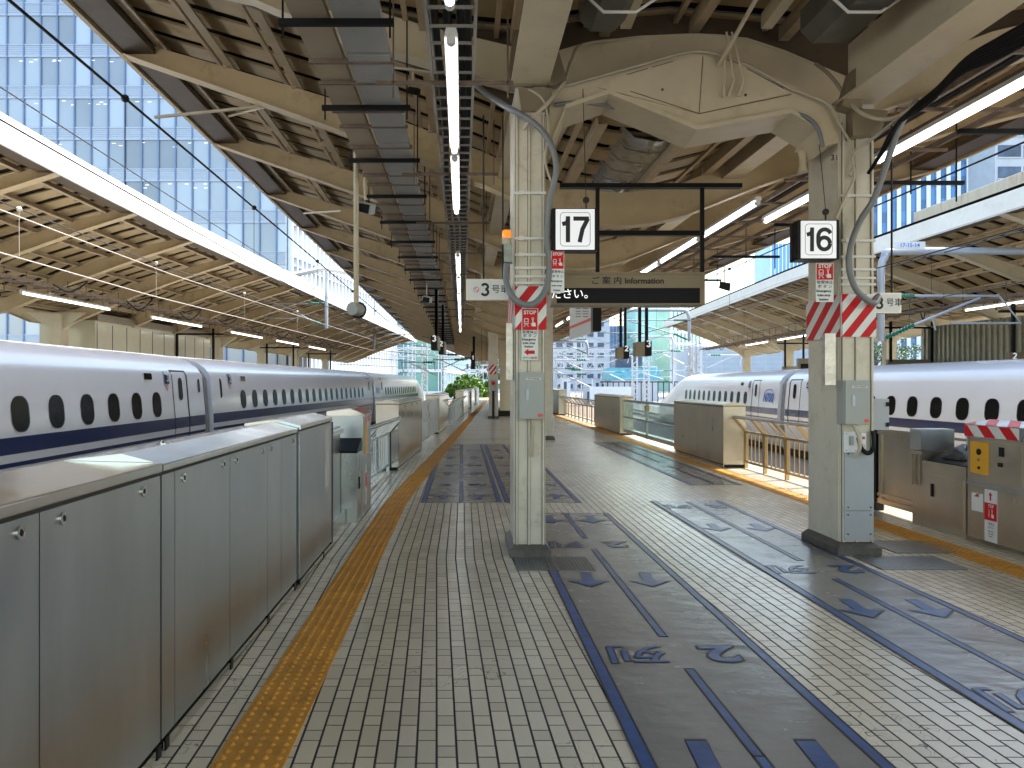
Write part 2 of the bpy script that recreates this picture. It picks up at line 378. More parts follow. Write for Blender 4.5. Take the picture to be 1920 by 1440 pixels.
# ================================================================ ground, platform floor
ysP = [-8 + 2 * i for i in range(50)]
b = MB(); b.box(-400, 400, -60, 900, -1.6, -1.3); struct('ground', b, concrete)
b = MB(); b.box(-14, 18, -14, 190, -1.3, -1.22); struct('track_bed', b, ballast)
b = MB()
vs = []; fs = []
for y in ysP: vs += [(-2.3 + bl(y), y, 0), (6.0 - .067 * y, y, 0), (-2.3 + bl(y), y, -1.25), (6.0 - .067 * y, y, -1.25)]
for i in range(len(ysP) - 1):
    a = i * 4; c = a + 4; fs += [[a, a + 1, c + 1, c], [a + 2, a, c, c + 2], [a + 1, a + 3, c + 3, c + 1]]
b.add(vs, fs); struct('platform_floor', b, tiles)
b = MB(mPL); b.box(-2.32, -2.08, -8, 90, .002, .006, 2.5); struct('platform_edge_left', b, concrete)
for nm, m_, u0, u1, ye in (('tactile_paving_left', mPL, -1.05, -.745, 88), ('tactile_paving_right', mS, 4.6, 4.9, 60)):
    b = MB(m_); y = 0.35
    while y < ye:
        n = 1 if y < 20 else 6
        b.box(u0, u1, y + .002, y + .304 * n - .003, -.002, .007); y += .304 * n
    o = struct(nm, b, yellow)
    b = MB(m_); k = 6
    y = 2.3 if u0 < 0 else 5.5
    while y < 13:
        yb = .35 + .304 * round((y - .35) / .304)
        for i in range(5):
            for j in range(5):
                cx, cy = u0 + .032 + i * .060, yb + .032 + j * .060
                r0, r1 = .0175, .011
                q = [(cx + r0 * math.cos(2 * math.pi * a / k), cy + r0 * math.sin(2 * math.pi * a / k), .007) for a in range(k)] + [(cx + r1 * math.cos(2 * math.pi * a / k), cy + r1 * math.sin(2 * math.pi * a / k), .0155) for a in range(k)]
                b.add(q, [[a, (a + 1) % k, (a + 1) % k + k, a + k] for a in range(k)] + [list(range(k, 2 * k))], True)
        y += .304
    struct(nm.replace('paving', 'domes'), b, yellow)
# queue lanes
def lane(u0, u1, y0, y1, cx, sk=0):
    ml = lambda u, y, z: (u - (.067 + sk) * y, y, z)
    b = MB(ml); b.box(u0, u1, y0, y1, -.002, .004); struct('queue_lane_surface', b, lane_grey)
    b = MB(ml); q = MB(ml)
    for a, c in ((u0, u0 + .065), (u1 - .055, u1)):
        b.box(a, c, y0, y1, .0035, .006); q.box(a - .006, a + .004, y0, y1, .0045, .0068); q.box(c - .004, c + .006, y0, y1, .0045, .0068)
    for a, c in cx:
        m_ = (u0 + u1) / 2; b.box(m_ - .022, m_ + .022, a, c, .0035, .006)
        q.box(m_ - .03, m_ - .02, a, c, .0045, .0068); q.box(m_ + .02, m_ + .03, a, c, .0045, .0068)
        q.box(m_ - .03, m_ + .03, a - .008, a, .0045, .0068); q.box(m_ - .03, m_ + .03, c, c + .008, .0045, .0068)
    struct('queue_lane_line', b, lane_blue); struct('queue_lane_outline', q, line_dark)
lane(.745, 1.80, 1.5, 9.25, [(1.5, 3.2), (3.2, 4.18), (4.72, 7.2), (7.75, 9.2)])
lane(2.58, 3.53, 2.0, 10.2, [(2.0, 3.5), (3.9, 6.1), (6.75, 10.1)], .0)
lane(3.62, 4.42, 11.8, 20.5, [(12, 14.5), (15.2, 20.4)], .0)
lane(-.55, .53, 10.05, 19.8, [(10.1, 12.3), (12.7, 14.6), (15, 17), (17.3, 19.7)])
lane(.58, 1.60, 10.05, 19.8, [(10.1, 12.3), (12.7, 14.6), (15, 17), (17.3, 19.7)])
bt = MB(); bo = MB()
def arrow(u, y, s=1, fl=1, w_=.105):
    X = u - .067 * y
    P_ = [(-.045, .21), (.045, .21), (.045, -.03), (.155, -.03), (0, -.20), (-.155, -.03), (-.045, -.03)]
    for bb, g, z in ((bo, 1.12, .0055), (bt, 1.0, .0075)):
        bb.add([(X + p[0] * g, y + p[1] * g * fl, z) for p in P_], [[0, 1, 2, 6], [3, 4, 5]])
def glyph(ch, u, y, h, face='floor'):
    X = u - .067 * y
    text(bo, ch, (X, y, .0055), h, face, .06 if ch != '列' else .032, 1.2); text(bt, ch, (X, y, .0075), h, face, .026 if ch != '列' else .006, 1.2)
for u0, rows in ((1.27, [(4.43, 't'), (6.08, 'a'), (3.12, 'a'), (7.43, 't'), (8.78, 'a')]), (3.06, [(3.8, 't'), (5.3, 'a'), (6.45, 't'), (8.3, 'a'), (9.75, 't')])):
    for y, k in rows:
        if k == 'a': arrow(u0 - .24, y); arrow(u0 + .25, y)
        else: glyph('列', u0 - .24, y, .31); glyph('2', u0 + .26, y, .36)
for u0 in (-.01, 1.09):
    for y, k in ((10.6, 'a'), (11.8, 't'), (13.3, 'a'), (14.6, 't'), (16.2, 'a'), (18, 't')):
        if k == 'a': arrow(u0 - .25, y, 1, -1); arrow(u0 + .25, y, 1, -1)
        else: glyph('2', u0 - .25, y, .28, 'away'); glyph('列', u0 + .25, y, .26, 'away')
struct('queue_lane_lettering', bt, lane_blue); struct('queue_lane_lettering_outline', bo, line_dark)
b = MB(mS); b.box(.47, 1.15, 6.38, 6.87, -.002, .008)
for i in range(22):
    for j in range(15): b.box(.49 + i * .03, .503 + i * .03, 6.4 + j * .031, 6.409 + j * .031, .007, .0105)
struct('checker_plate_left', b, checker)
b = MB(mS); b.box(3.62, 4.35, 6.42, 6.92, -.002, .008); b.box(4.1, 4.75, 7.05, 7.6, -.002, .008)
for i in range(24):
    for j in range(15): b.box(3.64 + i * .03, 3.653 + i * .03, 6.44 + j * .031, 6.449 + j * .031, .007, .0105)
struct('checker_plate_right', b, checker)

# ================================================================ railway tracks below the platforms
def track(name, m_, u, y0, y1, label):
    t = thing(name, label, 'railway track', m_(u, y0, -1.22), 'railway tracks')
    b = MB(m_); b.box(u - .76, u - .69, y0, y1, -1.2, -1.05, 5); b.box(u + .69, u + .76, y0, y1, -1.2, -1.05, 5); part('rail', b, rail_mat, t)
    b = MB(m_); y = y0
    while y < min(y1, 80): b.box(u - 1.2, u + 1.2, y, y + .24, -1.23, -1.16); y += 1.2
    part('sleepers', b, concrete, t)
track('railway_track', mPL, -4.2, -6, 150, 'empty track directly left of the steel door housings')
track('railway_track', mTL, -8.6, -6, 150, 'track under the blue striped train on the left')
track('railway_track', mS, 8.0, -6, 60, 'empty track directly right of the platform railing')
track('railway_track', mTR, 14.3, -6, 150, 'track under the blue striped train on the right')
# neighbouring platforms
b = MB(mTL); b.box(-20, -10.45, -8, 78, -1.25, 0, 5); struct('opposite_platform_left', b, concrete)
b = MB(mTR); b.box(16.2, 26, -8, 70, -1.25, 0, 5); struct('opposite_platform_right', b, concrete)

# ================================================================ canopies
ZB = [(-4.6, 6.08), (-3.5, 5.70), (-2.7, 5.42), (-1.95, 5.15), (-1.0, 4.80), (-.2, 4.50), (.3, 4.30), (.75, 4.10), (1.25, 3.90), (1.7, 3.79), (2.15, 3.75), (2.6, 3.79), (3.05, 3.90), (3.55, 4.10), (4.0, 4.28), (4.8, 4.55), (6, 4.85), (7.4, 5.22), (8.8, 5.58)]
ZN = [(-4.6, 6.08), (-3.5, 5.70), (-2.7, 5.42), (-1.95, 5.15), (-1.0, 4.85), (-.2, 4.68), (.46, 4.62), (1.2, 4.72), (2.15, 4.80), (3.1, 4.72), (3.85, 4.64), (4.8, 4.72), (6, 4.92), (7.4, 5.24), (8.8, 5.58)]
def symm(uc, hw=6.7):
    P_ = [(6.7, 6.08), (5.2, 5.6), (4.0, 5.17), (3.0, 4.80), (2.2, 4.45), (1.5, 4.15), (.8, 3.86), (0, 3.75)]
    return [(uc - a * hw / 6.7, z) for a, z in P_] + [(uc + a * hw / 6.7, z) for a, z in P_[::-1][1:]]
def interp(P_, u):
    for (a, z), (c, z2) in zip(P_, P_[1:]):
        if a <= u <= c: return z + (z2 - z) * (u - a) / (c - a)
    return P_[0][1] if u < P_[0][0] else P_[-1][1]
def canopy(label, m_, zb, y0, y1, ribs, step, fascia, ymax, paint, roof_h, pmat, dmat, group='platform canopies', dstep=.62, pstep=.93, girders=(), t=None):
    uL, uR = zb[0][0], zb[-1][0]; uc = (uL + uR) / 2
    t = t or thing('platform_canopy', label, 'platform canopy', m_(uc, (y0 + y1) / 2, 4.2), group)
    def depth(u): return .46 - .22 * max(0, abs(u - uc) / (uR - uc) - .45) / .55
    for yr in ribs:
        b = MB(m_); pf = [(u, z) for u, z in zb] + [(u, z + depth(u)) for u, z in zb[::-1]]
        n = len(zb)
        for k in range(n - 1):
            (u0, z0), (u1, z1) = zb[k], zb[k + 1]; d0, d1 = depth(u0), depth(u1)
            b.hexa([(u0, yr - .012, z0), (u1, yr - .012, z1), (u1, yr + .012, z1), (u0, yr + .012, z0), (u0, yr - .012, z0 + d0), (u1, yr - .012, z1 + d1), (u1, yr + .012, z1 + d1), (u0, yr + .012, z0 + d0)])
            b.hexa([(u0, yr - .12, z0 - .014), (u1, yr - .12, z1 - .014), (u1, yr + .12, z1 - .014), (u0, yr + .12, z0 - .014), (u0, yr - .12, z0), (u1, yr - .12, z1), (u1, yr + .12, z1), (u0, yr + .12, z0)])
        part('rib', b, paint, t)
    # purlins: pairs of cold-formed channels
    b = MB(m_); u = uL + .45
    ys = [y0 + (y1 - y0) * i / max(1, int((y1 - y0) / step)) for i in range(int((y1 - y0) / step) + 1)]
    while u < uR - .2:
        z = interp(zb, u) + depth(u)
        b.ext([(u - .005, z), (u + .10, z), (u + .10, z + .022), (u + .006, z + .022), (u + .006, z + .15), (u - .005, z + .15)], ys)
        b.ext([(u - .17, z + .10), (u - .12, z + .10), (u - .12, z + .15), (u - .17, z + .15)], ys)
        for yr in ribs:
            b.box(u - .03, u + .03, yr - .05, yr + .05, z - .02, z + .10)
            b.box(u - .17, u, yr + 1.3, yr + 1.36, z + .03, z + .15); b.box(u - .17, u, yr + 2.6, yr + 2.66, z + .03, z + .15)
        u += pstep
    part('purlins', b, pmat, t)
    # deck boards with open gaps, dark sheet above
    b = MB(m_); y = y0; us_ = [p[0] for p in zb]; n = len(us_)
    while y < y1:
        ya, yb = (y, y + dstep * .66) if y < ymax else (y, min(y1, y + 2.2))
        ring_ = []
        for yy, dz in ((ya, .035), (ya, 0), (yb, 0), (yb, .035)): ring_ += [(u, yy, interp(zb, u) + depth(u) + .20 + dz) for u in us_]
        b.add(ring_, [[j * n + i, j * n + i + 1, (j + 1) * n + i + 1, (j + 1) * n + i] for j in range(3) for i in range(n - 1)])
        y = y + dstep if y < ymax else yb + .25
    part('roof_deck', b, dmat, t)
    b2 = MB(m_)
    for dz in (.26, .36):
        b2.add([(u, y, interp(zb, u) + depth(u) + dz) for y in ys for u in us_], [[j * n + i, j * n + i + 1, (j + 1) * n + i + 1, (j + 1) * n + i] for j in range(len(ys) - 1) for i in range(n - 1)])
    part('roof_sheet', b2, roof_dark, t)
    # fascias and edge beams
    for u, sg in ((uL, -1), (uR, 1)):
        z = interp(zb, u)
        b = MB(m_); b.ext([(u, z - .02), (u + sg * .06, z - .02), (u + sg * .06, z + fascia), (u, z + fascia)], ys)
        part('fascia', b, white_paint if fascia > .45 else paint, t)
        b = MB(m_); b.ext([(u - sg * .42, z + .02), (u - sg * .02, z + .02), (u - sg * .02, z + .2), (u - sg * .42, z + .10)], ys); part('gutter', b, gutter_brown, t)
    for g0, g1, gz0, gz1, ya, yb in girders:
        b = MB(m_)
        yy = [ya + (yb - ya) * i / 12 for i in range(13)]
        b.ext([(g0, gz0), (g1, gz0), (g1, gz0 + .02), ((g0 + g1) / 2 + .06, gz0 + .02), ((g0 + g1) / 2 + .06, gz1), ((g0 + g1) / 2 - .06, gz1), ((g0 + g1) / 2 - .06, gz0 + .02), (g0, gz0 + .02)], yy)
        part('girder', b, cream, t)
    return t
ribs_own = [10.2 + 3.78 * i for i in range(18)]
own = canopy('large butterfly canopy with cream ribs right overhead, carrying the lamps', mS, ZB, 7.85, 76, ribs_own, 6, .42, 42, rib_paint, 0, purlin_paint, deck_paint,
             girders=[(.45, .80, 4.36, 4.80, -8, 7.0), (3.50, 3.86, 4.22, 4.78, -8, 7.0), (.5, .76, 4.40, 4.72, 7.6, 74), (3.55, 3.81, 4.40, 4.72, 7.6, 74)])
canopy('', mS, ZN, -9, 7.75, [-4.4, -.6, 3.0], 6, .42, 40, rib_paint, 0, purlin_paint, deck_paint, t=own)
canopy('sunlit ochre canopy with a white fascia beyond the left train', mTL, symm(-15.3), -4, 80, [-3 + 3.78 * i for i in range(22)], 5, .56, 50, rib_paint, 0, purlin_paint, deck_paint, dstep=.75)
canopy('cream canopy with a pale fascia above the train on the right', mTR, symm(20.4, 6.2), -4, 60, [-3 + 3.78 * i for i in range(17)], 5, .5, 45, cream, 0, purlin_paint, deck_paint, dstep=.75)
b = MB(mS)
for (u0, z0), (u1, z1) in zip(ZN, ZN[1:]):
    l0, l1 = max(4.44, interp(ZB, u0) + .30), max(4.44, interp(ZB, u1) + .30)
    b.hexa([(u0, 7.79, l0), (u1, 7.79, l1), (u1, 7.83, l1), (u0, 7.83, l0), (u0, 7.79, z0 + 1.05), (u1, 7.79, z1 + 1.05), (u1, 7.83, z1 + 1.05), (u0, 7.83, z0 + 1.05)])
part('gap_closure_panel', b, gutter_brown, own)  # added dark panel that shuts out the sky gap above the portal
# near rib arching above the portal
b = MB(); YR = 7.6
top = [(35, -130), (470, -75), (640, -5), (733, 30), (800, 50), (960, 88), (1040, 98), (1100, 80), (1200, 68), (1310, 64), (1400, 72), (1470, 95), (1540, 125), (1600, 150), (1700, 120), (1860, 60), (1990, 30), (2462, -36)]
bot = [(35, -96), (470, 0), (640, 72), (733, 100), (800, 120), (960, 165), (1040, 175), (1100, 160), (1200, 140), (1310, 130), (1400, 140), (1470, 165), (1540, 200), (1600, 225), (1700, 195), (1860, 130), (1990, 82), (2462, -2)]
for (a, c), (d, e) in zip(zip(top, bot), list(zip(top, bot))[1:]):
    A0, B0, A1, B1 = at(*a, YR), at(*c, YR), at(*d, YR), at(*e, YR)
    b.hexa([(B0[0], YR - .015, B0[2]), (B1[0], YR - .015, B1[2]), (B1[0], YR + .015, B1[2]), (B0[0], YR + .015, B0[2]), (A0[0], YR - .015, A0[2]), (A1[0], YR - .015, A1[2]), (A1[0], YR + .015, A1[2]), (A0[0], YR + .015, A0[2])])
    b.hexa([(B0[0], YR - .1, B0[2] - .015), (B1[0], YR - .1, B1[2] - .015), (B1[0], YR + .1, B1[2] - .015), (B0[0], YR + .1, B0[2] - .015), (B0[0], YR - .1, B0[2]), (B1[0], YR - .1, B1[2]), (B1[0], YR + .1, B1[2]), (B0[0], YR + .1, B0[2])])
part('rib', b, cream, own)
# diagonal braces under the canopy
b = MB()
for p, q in (((905, -60, 8.5), (1180, -160, 8.5)), ((1285, 235, 7.9), (1450, -60, 5.9)), ((290, 660 - 440, 10.2), (505, 198, 10.3)), ((400, 225, 13.7), (510, 197, 11)), ((570, 400, 17.3), (640, 395, 15))):
    b.tube([at(*p), at(*q)], .022, 6)
for u in (1.5, 2.8):
    b.bar((u - .45, 6.9, 4.95), (u - .1, -2, 5.1), .10, .14); b.bar((u - .85, 7.9, 4.6), (u - 1.5, 14, 4.6), .10, .12)
part('brace', b, cream, own)

# columns and portal
def column(label, u0, u1, y0, y1, ztop, group='canopy columns', detail=True):
    t = thing('canopy_column', label, 'column', mS((u0 + u1) / 2, (y0 + y1) / 2, 0), group)
    b = MB(mS); b.box(u0, u1, y0, y1, 0, ztop); part('shaft', b, column_paint, t, bev=.018)
    b = MB(mS); b.box(u0 - .05, u1 + .05, y0 - .05, y1 + .05, 0, .07)
    q = [(u0 - .05, y0 - .05), (u1 + .05, y0 - .05), (u1 + .05, y1 + .05), (u0 - .05, y1 + .05)]; q2 = [(u0 - .004, y0 - .004), (u1 + .004, y0 - .004), (u1 + .004, y1 + .004), (u0 - .004, y1 + .004)]
    b.hexa([(x, y, .07) for x, y in q] + [(x, y, .12) for x, y in q2]); part('base_plinth', b, plinth_grey, t, bev=.006)
    if detail:
        b = MB(mS); w_ = (u1 - u0)
        for k in (.06, .46, .93): b.box(u0 + w_ * k - .008, u0 + w_ * k + .008, y0 - .022, y0, .12, ztop - .25)
        b.box(u0 - .012, u0, y0 + .02, y0 + .10, .12, ztop - .25); part('seam_strip', b, column_paint, t, bev=.003)
        b = MB(mS)
        for k in (.06, .46, .93):
            for o_ in (-.013, .009): b.box(u0 + w_ * k + o_, u0 + w_ * k + o_ + .004, y0 - .003, y0, .12, ztop - .25)
        b.box(u0 - .003, u0, y0 + .105, y0 + .110, .12, ztop - .25); part('groove', b, groove_brown, t)
        b = MB(mS)
        for z in (3.35, 2.93, 2.78, 2.66, 2.58, 2.52): b.box(u0 - .006, u1 + .006, y0 - .028, y0 + .0, z, z + .022)
        for z in (3.35, 2.93, 2.78): b.box(u0 + .03, u0 + .075, y0 - .036, y0 - .02, z - .008, z + .03)
        part('cable_tie', b, white_paint, t, bev=.002)
    return t
colA = column('cream steel column carrying the 17 sign, nearest the centre', .49, .77, 6.9, 7.6, 4.34)
colB = column('wide cream column carrying the 16 sign, on the right', 3.55, 3.86, 7.0, 7.65, 4.30)
b = MB()
tp = [(970, 165), (1100, 152), (1180, 128), (1310, 98), (1395, 118), (1550, 190), (1590, 215), (1592, 262)]
bt_ = [(1545, 275), (1530, 238), (1480, 208), (1305, 240), (1140, 172), (1060, 200), (1036, 262), (970, 262)]
YP = 7.02
q = [at(x, y, YP) for x, y in tp + bt_]
k = len(q)
b.ext([(p[0], p[2]) for p in q], [YP, YP + .45]); part('portal_beam', b, cream, own, bev=.012)
b = MB()
lo = [(1036, 262), (1060, 200), (1140, 172), (1305, 240), (1480, 208), (1530, 238), (1545, 275)]
for p, q in zip(lo, lo[1:]):
    A0, A1 = at(*p, YP), at(*q, YP); b.hexa([(A0[0], YP - .05, A0[2] - .035), (A1[0], YP - .05, A1[2] - .035), (A1[0], YP + .5, A1[2] - .035), (A0[0], YP + .5, A0[2] - .035), (A0[0], YP - .05, A0[2] + .005), (A1[0], YP - .05, A1[2] + .005), (A1[0], YP + .5, A1[2] + .005), (A0[0], YP + .5, A0[2] + .005)])
part('portal_flange', b, cream, own)
b = MB()   # raised hexagonal gusset plate
q = [(1120, 165), (1180, 135), (1310, 104), (1400, 125), (1482, 176), (1310, 214)]
b.ext([(at(x, y, YP)[0], at(x, y, YP)[2]) for x, y in q], [YP - .022, YP]); part('gusset_plate', b, cream, own, bev=.006)
b = MB()
for p, q in (((1318, 106), (1311, 213)), ((1182, 171), (1311, 213)), ((1311, 213), (1484, 177)), ((1175, 140), (1215, 128)), ((1222, 126), (1262, 115)), ((1400, 128), (1470, 166))): b.bar(at(*p, YP - .026), at(*q, YP - .026), .004, .006)
b.disc(at(1242, 168, YP - .024), (0, 1, 0), .013, .006, 10); b.disc(at(1398, 178, YP - .024), (0, 1, 0), .013, .006, 10)
part('gusset_seam', b, gutter_brown, own)
# dark knee brackets where the girders land
b = MB()
for pts in (((962, 60), (975, 60), (1000, 165), (950, 165)), ((1044, 88), (1062, 150), (1030, 165), (1040, 100)), ((972, 168), (1036, 168), (1030, 210), (978, 212)),
            ((1594, 135), (1618, 120), (1612, 215), (1575, 200)), ((1595, 205), (1662, 210), (1648, 250), (1596, 258))):
    b.ext([(at(x, y, 6.9)[0], at(x, y, 6.9)[2]) for x, y in pts], [6.86, 7.0])
part('knee_bracket', b, info_brown, own)
# translucent drip sheets hanging in the middle bay
b = MB(mS)
for i in range(9):
    y = 8.3 + i * .42; u0 = 2.2; z = 4.36
    pr = [(u0 - .42, z + .12), (u0 - .28, z - .02), (u0, z - .07), (u0 + .28, z - .02), (u0 + .42, z + .12)]
    b.ext(pr, [y, y + .14, y + .28, y + .40], cap=False, smooth=True, closed=False)
plastic = mat('drip_plastic', (.22, .21, .18), .1, var=.4, scale=7, bump=.7, bscale=5, coat=.8)
part('drip_tray', b, plastic, own)
b = MB(mS); b.ext([(2.9, 4.62), (3.0, 4.52), (3.3, 4.52), (3.4, 4.62), (3.4, 4.8), (2.9, 4.8)], [-4, 6.4]); b.ext([(1.0, 4.72), (1.1, 4.62), (1.3, 4.62), (1.4, 4.72), (1.4, 4.9), (1.0, 4.9)], [-4, 6.4])
part('roof_drain', b, drain_grey, own)
b = MB()
for y in (2.2, 3.4, 4.6, 5.8):
    for u0 in (2.9, 1.0): b.tube([(u0 - .02 - .067 * y, y, 4.85), (u0 - .02 - .067 * y, y, 4.6), (u0 + .1 - .067 * y, y, 4.49), (u0 + .35 - .067 * y, y, 4.49), (u0 + .52 - .067 * y, y, 4.6), (u0 + .52 - .067 * y, y, 4.85)], .013, 6)
part('drain_strap', b, white_paint, own)
column('slim plain column standing directly behind the 17 column', 2.24, 2.60, 21.3, 21.8, 4.3, detail=False)
column('far column with a striped band and a red stop button', us(917, 34.5), us(934, 34.5), 34.5, 35.1, 4.3, detail=False)

# ================================================================ screen-door housings, gates, railings
HPROF = [(0, .05), (0, 1.235), (0, 1.25)]
def housing(label, m_, u, sg, y0, y1, seams=(), locks=(), h=1.25, depth=.42, m1=None, group='platform screen door housings', notches=(), ridge=True):
    """u = face towards the platform; sg = +1 when the housing lies towards smaller u"""
    m1 = m1 or steel
    t = thing('door_housing', label, 'door housing', m_(u - sg * depth / 2, (y0 + y1) / 2, 0), group)
    a = lambda d: u - sg * d
    b = MB(m_); b.box(a(.006), a(depth), y0, y1, .06, h - .015, 3); part('cabinet', b, m1, t)
    b = MB(m_); ys = [y0 + (y1 - y0) * i / max(1, int((y1 - y0) / 3)) for i in range(max(1, int((y1 - y0) / 3)) + 1)]
    if ridge: pr = [(a(-.012), h - .03), (a(-.012), h + .002), (a(.17), h + .05), (a(depth + .01), h + .02), (a(depth + .01), h - .03)]
    else: pr = [(a(-.012), h - .03), (a(-.012), h + .01), (a(depth + .01), h + .02), (a(depth + .01), h - .03)]
    b.ext(pr, ys); part('lid', b, m1 if m1 is not steel else steel_bright, t, bev=.006)
    b = MB(m_); b.box(a(.03), a(depth - .02), y0 + .01, y1 - .01, 0, .06, 3); part('plinth', b, dark_metal, t)
    b = MB(m_); b.box(a(-.004), a(.012), y0 + .02, y1 - .02, .012, .045, 3); part('kick_strip', b, steel_bright, t)
    b = MB(m_); b.box(a(.0045), a(.0075), y0 + .002, y1 - .002, .062, h - .031, 3); part('seam_backing', b, seam_black, t)
    ed = [y0] + list(seams) + [y1]
    for p, q in zip(ed, ed[1:]):
        b = MB(m_); b.box(a(-.004), a(.0045), p + .003, q - .003, .065, h - .044); part('access_panel', b, m1, t)
    if locks:
        b = MB(m_); c = MB(m_)
        for y in locks:
            b.disc((a(-.008), y, 1.165), (1, 0, 0), .021, .008, 16)
            c.disc((a(-.0125), y, 1.165), (1, 0, 0), .006, .004, 10); c.box(a(-.015), a(-.012), y - .002, y + .002, 1.155, 1.175)
        part('lock', b, steel_bright, t, bev=.002); part('keyhole', c, dark_metal, t)
    if notches:
        b = MB(m_)
        for y in notches: b.box(a(-.008), a(.03), y - .02, y + .02, .0, .055)
        part('notch', b, black, t)
    return t
housing('long near housing at the left edge of the picture, smooth wide lid', mPL, -1.3, 1, -3.0, 3.21, (-1.5, 0, 1.2, 2.29), (1.05, 2.185, 2.42, 3.03), ridge=False, notches=(3.19,))
hB = housing('second housing from the left foreground, with a domed lock on its lid', mPL, -1.3, 1, 3.22, 5.85, (3.37, 4.17, 4.97, 5.35), (3.47, 4.05, 4.28, 4.85, 5.06, 5.72), notches=(3.28, 4.2, 5.0, 5.8))
b = MB(mPL)
b.tube([(-1.5, 3.75, 1.297), (-1.5, 3.75, 1.305)], .028, 12); b.tube([(-1.5, 3.75, 1.305), (-1.5, 3.75, 1.318)], [.018, .008], 12)
part('lid_lock', b, steel_bright, hB)
hC = housing('short plain housing ending the foreground row on the left', mPL, -1.28, 1, 5.87, 7.3, (), (), h=1.27, notches=(6.9,))
b = MB(mPL); b.box(-1.279, -1.2745, 6.95, 7.18, .62, 1.18); o = part('notice_strip', b, mat('printed_notice', (.5, .5, .5), .35, var=.45, scale=40, stretch=(1, 6, 3)), hC)
def gate(label, m_, u, sg, y0, y1, h=1.15, glass=True, group='sliding platform gates', n=2):
    t = thing('sliding_gate', label, 'platform gate', m_(u - sg * .1, (y0 + y1) / 2, 0), group)
    a = lambda d: u - sg * d
    b = MB(m_); b.box(a(.08), a(.13), y0, y1, h - .07, h, 3); b.box(a(.08), a(.13), y0, y1, .1, .2, 3); b.box(a(.08), a(.13), y0, y1, .55, .60, 3)
    for i in range(n + 1): y = y0 + (y1 - y0) * i / n; b.box(a(.075), a(.135), y - .03, y + .03, .1, h)
    part('gate_frame', b, steel, t)
    b = MB(m_); b.box(a(.1), a(.11), y0, y1, .2, h - .07, 3); part('pane', b, gate_glass if glass else steel, t)
    b = MB(m_); ym = (y0 + y1) / 2; b.box(a(.074), a(.137), ym - .02, ym + .02, .08, h + .004); part('gate_seal', b, black, t)
    b = MB(m_)
    for y in (ym - .22, ym + .12): b.box(a(.096), a(.099), y, y + .16, h - .26, h - .12)
    part('sticker', b, yellow_plate, t)
    return t
def railing(label, m_, u, sg, y0, y1, n, h=.95, m1=None, group='stainless railings', lean=.22, per=5):
    m1 = m1 or steel_warm
    t = thing('railing', label, 'railing', m_(u, (y0 + y1) / 2, 0), group)
    a = lambda d: u + sg * d
    b = MB(m_); ys = [y0 + (y1 - y0) * i / 6 for i in range(7)]
    b.tube([m_(a(lean), y, h) for y in ys], .028, 10) if False else None
    bb = MB(); bb.tube([m_(a(lean), y, h) for y in ys], .03, 10); part('handrail', bb, steel, t)
    b = MB(m_)
    for i in range(n + 1):
        y = y0 + (y1 - y0) * i / n
        b.box(u - .03, u + .03, y - .025, y + .025, 0, h - .26); part_y = y
        b.hexa([(u - .03, y - .025, h - .27), (u + .03, y - .025, h - .27), (u + .03, y + .025, h - .27), (u - .03, y + .025, h - .27), (a(lean) - .03, y - .025, h - .02), (a(lean) + .03, y - .025, h - .02), (a(lean) + .03, y + .025, h - .02), (a(lean) - .03, y + .025, h - .02)])
    part('post', b, m1, t)
    b = MB(m_); b.box(u - .02, u + .02, y0, y1, .10, .14, 3); b.box(u - .02, u + .02, y0, y1, h - .3, h - .26, 3)
    k = n * (per + 1)
    for i in range(k):
        y = y0 + (y1 - y0) * (i + .5) / k
        b.box(u - .009, u + .009, y - .009, y + .009, .12, h - .28)
        if i % 2 == 0: b.hexa([(u - .008, y - .01, h - .28), (u + .008, y - .01, h - .28), (u + .008, y + .01, h - .28), (u - .008, y + .01, h - .28), (a(lean) - .01, y - .01, h - .02), (a(lean) + .01, y - .01, h - .02), (a(lean) + .01, y + .01, h - .02), (a(lean) - .01, y + .01, h - .02)])
    part('balusters', b, m1, t)
    return t
# left row beyond the foreground
G = 'platform gate fittings on the left'
t = thing('door_pocket', 'dark upright gate pocket just past the foreground housings on the left', 'gate pocket', mPL(-1.5, 7.7, 0))
b = MB(mPL); b.box(-1.62, -1.30, 7.42, 7.52, 0, 1.22); b.box(-1.55, -1.36, 7.78, 7.88, 0, 1.2); part('post', b, dark_metal, t, bev=.01)
b = MB(mPL); b.box(-1.5, -1.40, 7.52, 8.6, .1, 1.12); part('gate_leaf', b, steel, t)
b = MB(mPL); b.box(-1.40, -1.34, 7.5, 8.6, 0, .16); b.box(-1.42, -1.36, 7.52, 8.6, 1.04, 1.1); part('guide_rail', b, steel_bright, t, bev=.004)
def stripes(b, pts, mp, period, duty, slant):
    """diagonal bands clipped to a w x h panel; mp maps (x,y)->point"""
    w_, h_ = pts; k = -int(h_ * abs(slant) / period) - 2
    while k * period < w_ + h_ * abs(slant) + period:
        x0 = k * period; poly = [(x0, 0), (x0 + period * duty, 0), (x0 + period * duty + slant * h_, h_), (x0 + slant * h_, h_)]
        for ed, sg in ((0, 1), (w_, -1)):
            o = []
            for i in range(len(poly)):
                p, q = poly[i], poly[(i + 1) % len(poly)]
                ip, iq = (p[0] - ed) * sg >= 0, (q[0] - ed) * sg >= 0
                if ip: o.append(p)
                if ip != iq: s_ = (ed - p[0]) / (q[0] - p[0]); o.append((ed, p[1] + s_ * (q[1] - p[1])))
            poly = o
            if not poly: break
        if len(poly) > 2: b.add([mp(x, y) for x, y in poly], [list(range(len(poly)))])
        k += 1
t = thing('gate_console', 'steel gate console with striped top on the left, past the dark pocket', 'control console', mPL(-1.4, 9.2, 0))
